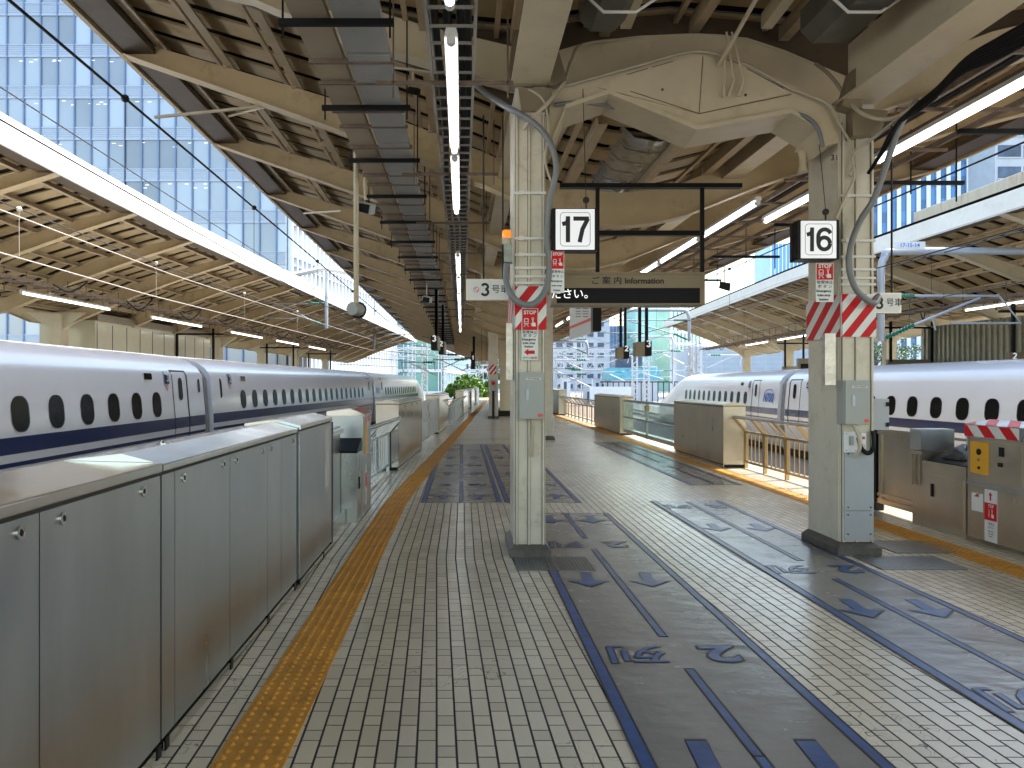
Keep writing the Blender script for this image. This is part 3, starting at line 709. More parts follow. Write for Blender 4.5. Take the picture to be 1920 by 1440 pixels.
b = MB(mPL); b.box(-1.62, -1.19, 9.0, 9.75, 0, 1.22); part('cabinet', b, steel, t, bev=.008)
b = MB(mPL); b.ext([(-1.18, 1.22), (-1.18, 1.24), (-1.34, 1.30), (-1.63, 1.27), (-1.63, 1.22)], [8.98, 9.77]); part('lid', b, steel_bright, t)
b = MB(mPL); b.box(-1.60, -1.21, 8.62, 8.99, 0, .80); part('lower_cabinet', b, steel, t, bev=.008)
b = MB(mPL); b.hexa([(-1.60, 8.62, .80), (-1.21, 8.62, .80), (-1.21, 8.99, .80), (-1.60, 8.99, .80), (-1.60, 8.62, .82), (-1.21, 8.62, .82), (-1.21, 8.99, .95), (-1.60, 8.99, .95)]); part('display_slope', b, black, t)
b = MB(mPL); b.box(-1.209, -1.205, 8.66, 8.95, .08, .72); part('door', b, steel, t); b = MB(mPL); b.box(-1.204, -1.19, 8.70, 8.72, .38, .52); part('handle', b, black, t)
b = MB(mPL); b.box(-1.189, -1.185, 9.12, 9.35, .72, 1.12); part('button_plate', b, yellow_plate, t)
b = MB(mPL); b.box(-1.1885, -1.184, 9.05, 9.72, 1.13, 1.2); part('stripe_panel', b, white_gloss, t)
b = MB(); stripes(b, (.67, .07), lambda x, y: mPL(-1.1825, 9.05 + x, 1.13 + y), .16, .5, 1); stripes(b, (.67, .16), lambda x, y: mPL(-1.178 - y, 9.05 + x, 1.2445 + y * .37), .16, .5, 1); part('stripe', b, red, t)
b = MB(mPL); b.box(-1.1885, -1.184, 9.15, 9.3, .12, .62); part('notice', b, white_gloss, t)
b = MB(mPL); b.box(-1.1835, -1.182, 9.15, 9.3, .34, .50); part('notice_panel', b, red, t)
b = MB(); text(b, 'STOP', mPL(-1.181, 9.225, .465), .04, 'east', .03); part('lettering', b, white_gloss, t)
railing('railing between the striped console and the tall housing on the left', mPL, -1.55, 1, 9.9, 13.7, 3, .98, steel)
housing('reflective housing after the first railing on the left', mPL, -1.37, 1, 13.8, 17.9, (14.8, 15.8, 16.8), (14.7, 15.9, 16.7), m1=steel_ref)
gate('closed gate between two reflective housings on the left', mPL, -1.42, 1, 17.9, 23.9, glass=False)
housing('third reflective housing up the left edge', mPL, -1.45, 1, 23.9, 28, (25, 26, 27), (), m1=steel_ref)
railing('far railing up the left edge, leading to a thick end post', mPL, -1.5, 1, 28, 38.5, 7, .98, steel)
housing('housing behind the far left railing, next to the curve', mPL, -1.4, 1, 38.5, 43.5, (40, 41.5), (), m1=steel_ref)
gate('far closed gate on the left, where the yellow strip narrows', mPL, -1.42, 1, 43.5, 49, glass=False)
housing('small distant housing on the left, last but one', mPL, -1.4, 1, 49, 54, (51,), (), m1=steel_ref)
housing('most distant housing on the left edge', mPL, -1.4, 1, 59, 66, (62,), ())
gate('most distant gate on the left edge', mPL, -1.42, 1, 54, 59, glass=False)
# right row
railing('sunlit railing behind the wide column on the right', mS, 5.42, -1, 9.75, 14.25, 5, .97, gold_lit_steel, per=4)
housing('sunlit steel housing beyond the near right railing', mS, 5.0, -1, 14.27, 17.6, (15.1, 15.9, 16.8), (), h=1.2, m1=steel_warm)
gate('glass gate between the two right housings, yellow stickers on top', mS, 4.98, -1, 17.6, 23.4, h=1.12)
housing('pale steel housing beyond the glass gate on the right', mS, 4.95, -1, 23.4, 27.9, (24.6, 25.8, 26.9), (24.3, 25, 25.6, 26.3, 27.2), h=1.2, m1=steel_warm)
railing('brown lit railing far along the right edge', mS, 5.25, -1, 28, 38.0, 9, .97, gold_lit_steel, lean=.25, per=0)
housing('low housing at the far right end of the platform', mS, 4.95, -1, 38.2, 42, (), (), h=1.3)
gate('last glass gate on the right edge, far off', mS, 5.0, -1, 42, 50)
def pictogram(b, c, s, face='front'):
    # train front and pressing hand, in units of s
    ring(b, [(x * s, y * s) for x, y in rrect(-.27, .08, .34, .48, .08, 3)], [(x * s, y * s) for x, y in rrect(-.27, .08, .24, .38, .05, 3)], c, face)
    for p in ([(-.42, -.05), (-.12, -.05), (-.12, -.15), (-.42, -.15)], [(-.38, -.18), (-.32, -.18), (-.40, -.30), (-.46, -.30)], [(-.22, -.18), (-.16, -.18), (-.08, -.30), (-.14, -.30)], [(-.42, .08), (-.12, .08), (-.12, .04), (-.42, .04)],
              [(.18, .28), (.26, .28), (.26, .02), (.42, -.02), (.44, -.28), (.16, -.28), (.06, -.06), (.10, -.04), (.18, -.10)]):
        plate(b, p, c, face, s)
    ring(b, [(x * s + .22 * s, y * s + .3 * s) for x, y in arc(0, 0, .09, .09, 0, 360, 10)[:-1]], [(x * s + .22 * s, y * s + .3 * s) for x, y in arc(0, 0, .06, .06, 0, 360, 10)[:-1]], c, face)
# near right gate and consoles
t = thing('steel_gate', 'closed solid steel gate leaf right of the wide column', 'platform gate', mS(5.3, 8.9, 0))
b = MB(mS); b.box(5.28, 5.32, 8.60, 9.45, .13, 1.03); part('gate_leaf', b, steel_warm, t)
b = MB(mS)
for z0, z1 in ((.97, 1.04), (.10, .16), (.19, .23)): b.box(5.25, 5.33, 8.58, 9.45, z0, z1)
b.box(5.25, 5.33, 8.58, 8.64, .1, 1.04); b.box(5.255, 5.33, 9.36, 9.42, .1, 1.04); part('gate_frame', b, steel_warm, t, bev=.004)
b = MB(mS); b.box(5.24, 5.34, 9.45, 9.56, 0, 1.1); part('gate_pocket', b, black, t)
b = MB(mS); b.box(5.18, 5.42, 9.57, 9.70, 0, 1.12); part('end_post', b, steel_warm, t, bev=.01)
t = thing('gate_console', 'low steel console with a sloping dark screen at the right', 'control console', mS(5.45, 8.1, 0))
b = MB(mS); b.box(5.2, 5.62, 7.70, 8.44, 0, .74); part('cabinet', b, steel_warm, t, bev=.006)
b = MB(mS); b.box(5.192, 5.2, 7.74, 8.34, .08, .60); part('door', b, steel_warm, t, bev=.002); b = MB(mS); b.box(5.175, 5.192, 8.22, 8.25, .36, .50); part('handle', b, black, t, bev=.003)
b = MB(mS); b.hexa([(5.2, 7.70, .74), (5.62, 7.70, .74), (5.62, 8.40, .74), (5.2, 8.40, .74), (5.2, 7.70, .75), (5.6, 7.70, .93), (5.6, 8.36, .93), (5.2, 8.36, .75)]); part('sloping_panel', b, black, t)
b = MB(mS); b.hexa([(5.27, 7.85, .786), (5.44, 7.85, .862), (5.44, 8.2, .862), (5.27, 8.2, .786), (5.27, 7.85, .790), (5.44, 7.85, .866), (5.44, 8.2, .866), (5.27, 8.2, .790)]); part('screen', b, window_glass, t)
b = MB(mS)
for i in range(6): b.disc((5.53, 7.8 + i * .08, .908), (0, 0, 1), .015, .03, 8)
part('switch', b, steel_bright, t)
b = MB(mS); b.box(5.2, 5.55, 8.44, 8.62, 0, .84); part('post', b, steel_warm, t, bev=.006)
b = MB(mS); b.box(5.18, 5.56, 8.43, 8.63, .85, 1.09); part('post_head', b, steel, t, bev=.012)
b = MB(mS); b.box(5.176, 5.18, 8.47, 8.50, .45, .80); b.box(5.176, 5.18, 8.56, 8.59, .45, .80); part('sensor_strip', b, info_brown, t)
t = thing('timetable_board', 'framed timetable standing behind the sloping console on the right', 'notice board', mS(5.66, 8.0, .8))
b = MB(mS); b.box(5.64, 5.70, 7.4, 8.35, .62, 1.14); part('frame', b, steel_bright, t, bev=.006)
b = MB(mS)
for i in range(4): b.box(5.632, 5.641, 7.45 + i * .23, 7.63 + i * .23, .66, 1.10)
part('sheet', b, timetable_mat, t)
b = MB(mS)
for y in (7.505, 7.735, 7.965): b.box(5.6305, 5.633, y, y + .03, .68, 1.08)
part('yellow_column', b, yellow_plate, t)
t = thing('gate_console', 'big steel cabinet with striped top and yellow button plate, far right', 'control console', mS(5.5, 6.3, 0))
b = MB(mS); b.box(5.2, 5.75, 4.0, 7.68, .04, 1.10); part('cabinet', b, steel_warm, t, bev=.006)
b = MB(mS); b.ext([(5.185, 1.06), (5.185, 1.19), (5.45, 1.235), (5.76, 1.215), (5.76, 1.06)], [3.98, 7.70]); part('lid', b, steel, t, bev=.006)
b = MB(mS)
for y0, y1, z0, z1 in ((6.93, 7.64, .64, 1.03), (6.45, 6.91, .64, 1.03), (5.2, 6.43, .64, 1.03), (6.9, 7.64, .07, .55), (6.0, 6.88, .07, .55), (4.5, 5.98, .07, .55)): b.box(5.193, 5.2, y0, y1, z0, z1)
part('access_panel', b, steel_warm, t, bev=.002)
b = MB(mS); b.box(5.187, 5.2, 4, 7.68, .575, .60); b.box(5.187, 5.2, 4, 7.68, .61, .625); part('trim', b, steel, t)
b = MB(mS); b.box(5.186, 5.1935, 7.36, 7.62, .70, 1.02); part('button_plate', b, yellow_plate, t)
b = MB(mS); b.disc((5.184, 7.49, .92), (1, 0, 0), .032, .01, 16); b.disc((5.184, 7.49, .76), (1, 0, 0), .015, .01, 10); b.box(5.189, 5.1935, 7.15, 7.22, .90, .99); b.box(5.185, 5.1935, 7.17, 7.23, .80, .84); part('button', b, black, t)
b = MB(mS); b.disc((5.182, 7.49, .84), (1, 0, 0), .014, .01, 10); part('switch', b, steel_bright, t)
b = MB(mS)
for y in (7.5, 7.0, 6.75): b.disc((5.19, y, .50), (1, 0, 0), .02, .01, 14)
part('lock', b, steel_bright, t)
b = MB(mS); b.box(5.182, 5.186, 6.95, 7.70, 1.07, 1.185); part('stripe_panel', b, white_gloss, t)
b = MB(); stripes(b, (.75, .115), lambda x, y: mS(5.1805, 6.95 + x, 1.07 + y), .30, .5, 1.0)
stripes(b, (.75, .26), lambda x, y: mS(5.185 + y, 6.95 + x, 1.1935 + y * .17), .30, .5, 1.2); part('stripe', b, red, t)
b = MB(mS); b.box(5.1865, 5.192, 7.24, 7.41, .05, .56); b.box(5.1865, 5.192, 7.44, 7.60, .32, .50); part('notice', b, white_gloss, t)
b = MB(mS); b.box(5.184, 5.1865, 7.24, 7.41, .26, .43); part('notice_panel', b, red, t)
b = MB(); text(b, 'STOP', mS(5.182, 7.325, .40), .045, 'west', .03); pictogram(b, mS(5.182, 7.325, .325), .13, 'west'); part('lettering', b, white_gloss, t, label='white STOP lettering')
b = MB(); plate(b, [(-.012, 0), (.012, 0), (.012, .05), (.03, .05), (0, .085), (-.03, .05), (-.012, .05)], mS(5.184, 7.325, .455), 'west'); plate(b, [(-.05, 0), (.05, 0), (0, .025)], mS(5.184, 7.52, .465), 'west')
part('arrow', b, red, t)
b = MB(); text(b, '非常停止', mS(5.184, 7.325, .225), .03, 'west', .008); text(b, 'ボタン', mS(5.184, 7.325, .19), .03, 'west', .008); text(b, 'Emergency', mS(5.184, 7.325, .155), .022, 'west', .02); text(b, 'train stop', mS(5.184, 7.325, .13), .022, 'west', .02); text(b, 'button', mS(5.184, 7.325, .105), .022, 'west', .02); part('small_lettering', b, ink, t)

# ================================================================ signs
def stop_sign(label, px0, px1, py0, py1, Y, arrow_=False, side=None):
    x0, _, z1 = at(px0, py0, Y); x1, _, z0 = at(px1, py1, Y); xm = (x0 + x1) / 2; wd = x1 - x0; hh = z1 - z0
    t = thing('stop_button_sign', label, 'emergency sign', (xm, Y, z0), 'emergency stop signs')
    b = MB(); b.box(x0, x1, Y, Y + .012, z0, z1); part('plate', b, white_gloss, t, bev=.003)
    rh = .43 * hh if not arrow_ else .42 * hh
    b = MB(); b.box(x0 + .006, x1 - .006, Y - .003, Y + .002, z1 - rh, z1 - .006); part('red_panel', b, red, t)
    b = MB(); text(b, 'STOP', (xm, Y - .004, z1 - rh * .20), wd * .31, 'front', .035); pictogram(b, (xm, Y - .004, z1 - rh * .66), wd * .80); part('lettering', b, white_gloss, t, label='white STOP lettering and train and hand symbols')
    b = MB(); zz = z1 - rh; r = hh - rh
    k = .62 if arrow_ else 1
    for i, (s_, h_, o_) in enumerate((('非常停止', .235, .012), ('ボ タ ン', .235, .012), ('Emergency', .19, .03), ('train stop', .19, .03), ('button', .19, .03))):
        text(b, s_, (xm - (0 if i < 2 else wd * .06), Y - .003, zz - r * k * (.13 + .19 * i)), wd * h_, 'front', o_)
    if arrow_: text(b, 'ボタンは', (xm - wd * .12, Y - .003, z0 + r * .07), wd * .15, 'front', .012)
    part('small_lettering', b, ink, t)
    if arrow_:
        b = MB(); plate(b, [(-.35, 0), (-.1, .2), (-.1, .1), (.3, .1), (.3, -.1), (-.1, -.1), (-.1, -.2)], (xm, Y - .003, z0 + r * .26), 'front', wd); text(b, '左側', (xm + wd * .28, Y - .003, z0 + r * .07), wd * .15, 'front', .012); part('arrow', b, red, t)
    return t
def number_box(label, s, px0, px1, py0, py1, Y, d=.16):
    x0, _, z1 = at(px0, py0, Y); x1, _, z0 = at(px1, py1, Y); xm = (x0 + x1) / 2; zm = (z0 + z1) / 2; w_ = x1 - x0; h_ = z1 - z0
    t = thing('track_number_sign', label, 'number sign', (xm, Y, z0), 'track number signs')
    b = MB(); b.box(x0 - .03, x1 + .03, Y + .01, Y + d, z0 - .01, z1 + .01)
    for i in range(4): b.box(x0 - .037, x1 + .037, Y + .025 + i * .035, Y + .04 + i * .035, z0 - .004, z1 + .004)
    part('housing', b, black, t, bev=.01)
    b = MB(); b.box(x0, x1, Y - .002, Y + .012, z0, z1); part('face', b, lit_white, t, bev=.004)
    b = MB(); c = (xm, Y - .0035, zm)
    ring(b, rrect(0, 0, w_ * .78, h_ * .84, .035), rrect(0, 0, w_ * .78 - .008, h_ * .84 - .008, .031), c)
    digits(b, s, (xm - .012, Y - .004, zm), h_ * .64, 'front', .165, .56); part('numeral', b, ink, t)
    b = MB(); b.tube([(xm + w_ * .3, Y + .08, z1), (xm + w_ * .3, Y + .08, z1 + .08)], .008, 6); b.disc((xm + w_ * .3, Y + .08, z1 + .1), (0, 1, 0), .03, .02, 12); b.tube([(xm + w_ * .3, Y + .08, z1 + .12), (xm + w_ * .28, Y + .3, z1 + 1.2)], .0035, 5); part('hanger', b, dark_metal, t)
    return t
number_box('illuminated number sign 17 beside the central column', '17', 1042, 1115, 392, 468, 6.72)
number_box('illuminated number sign 16 beside the right column', '16', 1502, 1568, 414, 484, 6.85, .2)
stop_sign('red STOP sign with a left arrow on the striped column', 978, 1009, 578, 675, 6.86, True)
stop_sign('narrow red STOP sign hanging below the 17 sign', 1033, 1058, 470, 549, 6.74)
stop_sign('red STOP sign hanging below the 16 sign', 1530, 1563, 493, 566, 6.93)
def band(label, u0, u1, y0, y1, z0, z1, per):
    t = thing('warning_band', label, 'warning stripes', mS(u0, y0, z0), 'striped warning bands')
    b = MB(mS); e = .007
    b.box(u0 - e, u1 + e, y0 - .03, y0 - .023, z0, z1); b.box(u0 - e - .014, u0 - e - .008, y0 - .03, y1 + e, z0, z1); b.box(u0 - e - .014, u0, y0 - .03, y0 - .023, z0, z1)
    part('band', b, white_gloss, t)
    b = MB(); stripes(b, (u1 - u0 + 2 * e, z1 - z0), lambda x, y: mS(u0 - e + x, y0 - .0315, z0 + y), per, .52, .8)
    stripes(b, (y1 - y0 + .03, z1 - z0), lambda x, y: mS(u0 - e - .0155, y1 - x, z0 + y), per * 1.7, .52, 1.2); part('stripe', b, red, t)
band('red and white warning band around the central column', .49, .77, 6.9, 7.6, 2.10, 2.50, .19)
band('red and white warning band around the wide right column', 3.55, 3.86, 7.0, 7.65, 2.04, 2.44, .17)
# car position signs
def car_sign(label, px0, px1, py0, py1, Y, s, smoke=True, name='car_position_sign'):
    x0, _, z1 = at(px0, py0, Y); x1, _, z0 = at(px1, py1, Y); zm = (z0 + z1) / 2; h = z1 - z0
    t = thing(name, label, 'car sign', ((x0 + x1) / 2, Y, z0), 'car position signs')
    b = MB(); b.box(x0, x1, Y, Y + .09, z0, z1); part('frame', b, steel_warm, t, bev=.004)
    b = MB(); b.box(x0 + .02, x1 - .012, Y - .004, Y + .002, z0 + .012, z1 - .012); part('face', b, white_plastic, t)
    b = MB(); q = 3.0 if smoke else 1.0
    digits(b, s, (x0 + h * (.88 if smoke else .6), Y - .006, zm), h * .62, 'front', .18, .6)
    text(b, '号車', (x0 + h * (1.6 if smoke else 1.35), Y - .006, zm), h * .42, 'front', .006); part('lettering', b, ink, t)
    if smoke:
        b = MB(); c = (x0 + h * .48, Y - .006, zm); r = h * .13
        ring(b, arc(0, 0, r, r, 0, 360, 16)[:-1], arc(0, 0, r * .8, r * .8, 0, 360, 16)[:-1], c); stroke(b, [(-.7, .7), (.7, -.7)], .2, c, r); part('symbol', b, red, t)
    b = MB(); xm = (x0 + x1) / 2; b.tube([(xm - .1, Y + .045, z1), (xm - .1, Y + .045, z1 + 1.7)], .01, 6); b.tube([(xm + .1, Y + .045, z1), (xm + .1, Y + .045, z1 + 1.7)], .01, 6); part('hanger', b, dark_metal, t)
car_sign('white car number sign 3 left of the central column', 874, 975, 523, 563, 7.7, '3')
car_sign('white car number sign 3 right of the wide column', 1625, 1690, 549, 587, 7.5, '3', False)
car_sign('tiny car number sign 2 beside the far column', 897, 917, 677, 684, 33, '2')
# information display
t = thing('information_display', 'hanging bronze information board with a dark LED panel', 'display board', (1.2, 8.6, 2.5))
x0, x1 = at(1034, 0, 8.5)[0], at(1322, 0, 8.5)[0]; z1, zm, z0 = at(0, 514, 8.5)[2], at(0, 540, 8.5)[2], at(0, 571, 8.5)[2]
b = MB(); b.box(x0, x1, 8.5, 8.85, z0, z1); part('casing', b, info_brown, t, bev=.008)
b = MB(); b.box(x0 + .06, x1 - .06, 8.494, 8.502, z0 + .015, zm); part('screen', b, mat('led_panel', (.004, .004, .012), .3, var=0, spec=.15), t)
b = MB(); b.box(x0, x1, 8.48, 8.87, z1, z1 + .02); part('hood', b, info_brown, t)
b = MB(); text(b, 'ご 案 内', (at(1137, 0, 8.5)[0], 8.492, (zm + z1) / 2), .095, 'front', .01, 1.05); text(b, 'Information', (at(1208, 0, 8.5)[0], 8.492, (zm + z1) / 2), .095, 'front', .02); part('lettering', b, ink, t)
b = MB(); text(b, 'ださい。', (at(1074, 0, 8.5)[0], 8.491, (zm + z0) / 2 + .02), .125, 'front', .004); part('led_lettering', b, led_white, t)
b = MB()
for px in (1121, 1318): x = at(px, 0, 8.6)[0]; b.box(x - .022, x + .022, 8.62, 8.66, z1, at(0, 350, 8.6)[2])
b.box(at(1050, 0, 8.6)[0], at(1392, 0, 8.6)[0], 8.6, 8.70, at(0, 351, 8.6)[2], at(0, 343, 8.6)[2])
b.box(at(1118, 0, 9.6)[0], at(1322, 0, 9.6)[0], 9.6, 9.68, at(0, 441, 9.6)[2], at(0, 432, 9.6)[2]); part('hanger', b, black, t, bev=.004)
# hanging banner and small boards further on
t = thing('advert_banner', 'white glossy hanging banner with an orange band, below the information board', 'hanging sign', (1.5, 13.5, 2.4))
def A(px, py, Y): return at(px, py, Y)
b = MB(); b.hexa([A(1068, 637, 14.6), A(1112, 622, 13.0), (A(1112, 622, 13.0)[0] + .04, 13.02, A(1112, 622, 13.0)[2]), (A(1068, 637, 14.6)[0] + .04, 14.62, A(1068, 637, 14.6)[2]), A(1068, 560, 14.6), A(1112, 548, 13.0), (A(1112, 548, 13)[0] + .04, 13.02, A(1112, 548, 13)[2]), (A(1068, 560, 14.6)[0] + .04, 14.62, A(1068, 560, 14.6)[2])]); part('panel', b, white_gloss, t)
b = MB()
def lerp3(p, q, k): return tuple(p[i] + (q[i] - p[i]) * k for i in range(3))
L0, L1 = A(1068, 617, 14.58), A(1068, 612, 14.58); R0, R1 = A(1112, 600, 12.98), A(1112, 594, 12.98); b.add([L0, R0, R1, L1], [[0, 1, 2, 3]]); part('orange_band', b, orange and red_label, t)
b = MB(); b.box(A(1109, 0, 12.9)[0], A(1125, 0, 12.9)[0], 12.7, 13.0, A(0, 622, 12.9)[2], A(0, 556, 12.9)[2]); part('side_panel', b, black, t)
b = MB()
for i, (px, h_) in enumerate(((1083, .5), (1096, .42))):
    for k in range(6): p = A(px, 570 + k * 5, 14 - i * .5); text(b, '—', (p[0], p[1] - .2, p[2]), .10, 'front', .02)
part('lettering', b, ink, t)
def depart(label, px0, px1, py0, py1, Y, s, top_py, mirror=False):
    x0, _, z1 = at(px0, py0, Y); x1, _, z0 = at(px1, py1, Y)
    t = thing('departure_board', label, 'departure board', ((x0 + x1) / 2, Y, z0), 'small hanging departure boards')
    n0, n1 = (x1 - .16, x1) if not mirror else (x0, x0 + .16)
    b = MB(); b.box(x0, x1, Y, Y + .5, z0, z1); part('casing', b, info_brown, t, bev=.01)
    b = MB(); b.box(n0, n1, Y - .01, Y + .51, z0 + .0, z1 + .02); part('end_panel', b, black, t)
    b = MB(); digits(b, s, ((n0 + n1) / 2, Y - .013, (z0 + z1) / 2 + .12), .16, 'front', .2); part('numeral', b, lit_white, t)
    b = MB(); zt = at(0, top_py, Y)[2]
    for x in (x0 + .12, x1 - .08): b.box(x - .035, x + .035, Y + .2, Y + .27, z1, zt)
    part('hanger', b, black, t)
depart('departure board 2 on two black poles, far right of the columns', 1158, 1180, 651, 672, 21, '2', 575)
depart('departure board 3 on two black poles, right of the board 2', 1193, 1222, 641, 667, 17.5, '3', 545)
depart('departure board 3 hanging left of the central column', 808, 822, 631, 656, 19, '3', 540, True)
depart('departure board 2 hanging left of the central column', 822, 834, 640, 664, 22.5, '2', 570, True)
depart('distant departure board 1 hanging before the far column', 883, 891, 660, 692, 30, '1', 630, True)

# ================================================================ column fittings
def cabinet(label, px0, px1, py0, py1, Y, d):
    x0, _, z1 = at(px0, py0, Y); x1, _, z0 = at(px1, py1, Y); w_ = x1 - x0
    t = thing('control_box', label, 'electrical box', ((x0 + x1) / 2, Y, z0), 'grey control boxes')
    b = MB(); b.box(x0, x1, Y + .02, Y + d, z0, z1); part('body', b, grey_box, t, bev=.006)
    b = MB(); b.box(x0 + .012, x1 - .002, Y, Y + .02, z0 + .004, z1 - .004); part('door', b, grey_box, t, bev=.004)
    b = MB(); b.box(x0 + w_ * .3, x0 + w_ * .42, Y - .006, Y, z0 + .17, z0 + .27); part('handle', b, mat('handle_steel', (.3, .35, .42), .3, .6, var=0), t, bev=.002)
    b = MB(); b.box(x0 + w_ * .3, x1 - w_ * .12, Y - .003, Y, z1 - .07, z1 - .05); part('name_plate', b, white_plastic, t)
    b = MB(); text(b, '非常停止確認装置', ((x0 + w_ * .3 + x1 - w_ * .12) / 2, Y - .0045, z1 - .06), .014, 'front', .01); part('lettering', b, ink, t)
    b = MB(); q = arc(0, 0, .024, .016, 0, 360, 16)[:-1]; plate(b, q, (x1 - .035, Y - .003, z0 + .035)); part('maker_label', b, red_label, t)
    return t
c1 = cabinet('grey control box with a red oval label on the central column', 972, 1020, 698, 786, 6.74, .15)
c2 = cabinet('grey control box with a red oval label on the wide right column', 1583, 1632, 713, 796, 6.84, .16)
t = thing('junction_box', 'small pale grey hinged box jutting right of the right control box', 'electrical box', at(1650, 800, 7.0))
b = MB(); x0, _, z1 = at(1633, 748, 7.0); x1, _, z0 = at(1667, 806, 7.0); b.box(x0, x1, 7.0, 7.12, z0, z1); part('body', b, mat('pale_grey', (.45, .47, .5), .4, var=.03), t, bev=.004)
b = MB()
for z in (z0 + .03, z1 - .07): b.box(x1 - .03, x1 - .006, 6.985, 7.0, z, z + .04)
part('hinge', b, black, t, bev=.003)
t = thing('switch_box', 'white switch plate with cables under the right control box', 'electrical box', at(1592, 848, 6.95))
b = MB(); x0, _, z1 = at(1581, 809, 6.95); x1, _, z0 = at(1606, 848, 6.95); b.box(x0, x1, 6.93, 6.97, z0, z1); part('plate', b, white_plastic, t, bev=.004)
b = MB(); b.box((x0 + x1) / 2 - .015, (x0 + x1) / 2 + .015, 6.90, 6.93, z0 + .07, z1 - .04)
for x in (x0 + .02, x1 - .02):
    for z in (z0 + .02, z1 - .02): b.disc((x, 6.928, z), (0, 1, 0), .006, .006, 8)
part('switch', b, grey_box, t)
b = MB(); p = at(1614, 812, 6.93); b.box(p[0], p[0] + .05, 6.93, 6.95, p[2] - .17, p[2]); part('notice', b, white_gloss, t)
b = MB(); stroke(b, [(-.4, -.4), (.4, .4)], .3, (p[0] + .025, 6.927, p[2] - .045), .03); stroke(b, [(-.4, .4), (.4, -.4)], .3, (p[0] + .025, 6.9265, p[2] - .045), .03); part('cross_mark', b, red, t)
b = MB(); ring(b, arc(0, 0, .014, .014, 0, 360, 14)[:-1], arc(0, 0, .011, .011, 0, 360, 14)[:-1], (p[0] + .025, 6.927, p[2] - .12)); part('ring_mark', b, ink, t)
t = thing('column_cover', 'flat pale grey cover plate low on the right column', 'cover plate', mS(3.7, 6.97, .4))
b = MB(mS); b.box(3.57, 3.84, 6.962, 6.985, .42, .98); b.box(3.57, 3.84, 6.966, 6.985, .14, .415); part('plate', b, mat('cover_grey', (.42, .44, .46), .4, var=.06), t, bev=.003)
b = MB(mS)
for u in (3.6, 3.81):
    for z in (.45, .95, .20, .38): b.disc((u, 6.96, z), (0, 1, 0), .007, .008, 8)
part('bolt', b, dark_metal, t)
t = thing('cable_guard', 'tall bare metal cable guard on the front corner of the right column', 'cable guard', at(1560, 722, 6.9))
b = MB(); x0, _, z1 = at(1547, 625, 6.9); x1, _, z0 = at(1567, 722, 6.9); b.box(x0, x1, 6.90, 6.98, z0, z1); part('cover', b, mat('scratched_metal', (.55, .53, .48), .35, .7, var=.25, scale=15), t, bev=.006)
t = thing('cable_guard', 'narrow bare metal cable guard on the left edge of the central column', 'cable guard', at(955, 712, 6.9))
b = MB(); x0, _, z1 = at(949, 606, 6.9); x1, _, z0 = at(961, 712, 6.9); b.box(x0, x1, 6.88, 7.1, z0, z1); part('cover', b, mat('scratched_metal', (.55, .53, .48), .35, .7, var=.25, scale=15), t, bev=.006)
b = MB(); text(b, '31', at(1565, 296, 6.965), .075, 'front', .01); tag(part('column_number', b, ink), 'small black number 31 painted high on the right column', 'painted number')
# beacon
t = thing('beacon_lamp', 'orange beacon lamp on a small weathered box, left of the central column', 'warning lamp', at(950, 492, 6.85))
c = at(950, 440, 6.8)
b = MB(); b.tube([(c[0], 6.8, at(0, 447, 6.8)[2]), (c[0], 6.8, at(0, 434, 6.8)[2]), (c[0], 6.8, at(0, 432, 6.8)[2])], [.042, .042, .034], 20); part('lens', b, orange, t)
b = MB(); b.tube([(c[0], 6.8, at(0, 458, 6.8)[2]), (c[0], 6.8, at(0, 447, 6.8)[2])], .043, 20)
part('collar', b, cream_hose, t)
b = MB(); x0, _, z1 = at(945, 458, 6.8); x1, _, z0 = at(961, 492, 6.8); b.box(x0, x1, 6.76, 6.88, z0, z1); part('box', b, mat('weathered_box', (.33, .37, .32), .5, var=.2, scale=20, dirt=(.15, .1, .05), dirt_amt=.7, dirt_scale=30), t, bev=.006)
def pipe(label, pts, Y, r, m1, cat='cable', name='conduit', n=8, group=None):
    P_ = [at(p[0], p[1], p[2] if len(p) > 2 else Y) for p in pts]
    b = MB(); b.tube(P_, r, n, True, True); o = part(name, b, m1); tag(o, label, cat, group); return o
pipe('thick grey conduit sweeping down the central column and looping up to the beacon', [(866, 133, 7.4), (905, 170, 7.2), (950, 200, 6.85), (1000, 230, 6.75), (1030, 265, 6.72), (1043, 315, 6.72), (1030, 380, 6.76), (1026, 450, 6.76), (1031, 500, 6.76), (1022, 545, 6.72), (1000, 570, 6.66), (975, 568, 6.66), (957, 550, 6.7), (949, 525, 6.78), (950, 495, 6.82)], 6.8, .029, hose, group='thick grey conduits')
pipe('thick grey conduit sweeping down the right column and curling under its sign', [(1720, 190, 6.6), (1690, 230, 6.6), (1668, 290, 6.7), (1640, 370, 6.8), (1615, 410, 6.86), (1597, 455, 6.86), (1592, 500, 6.86), (1604, 540, 6.84), (1625, 562, 6.84), (1640, 568, 6.86), (1647, 555, 7.0)], 6.8, .03, hose, group='thick grey conduits')
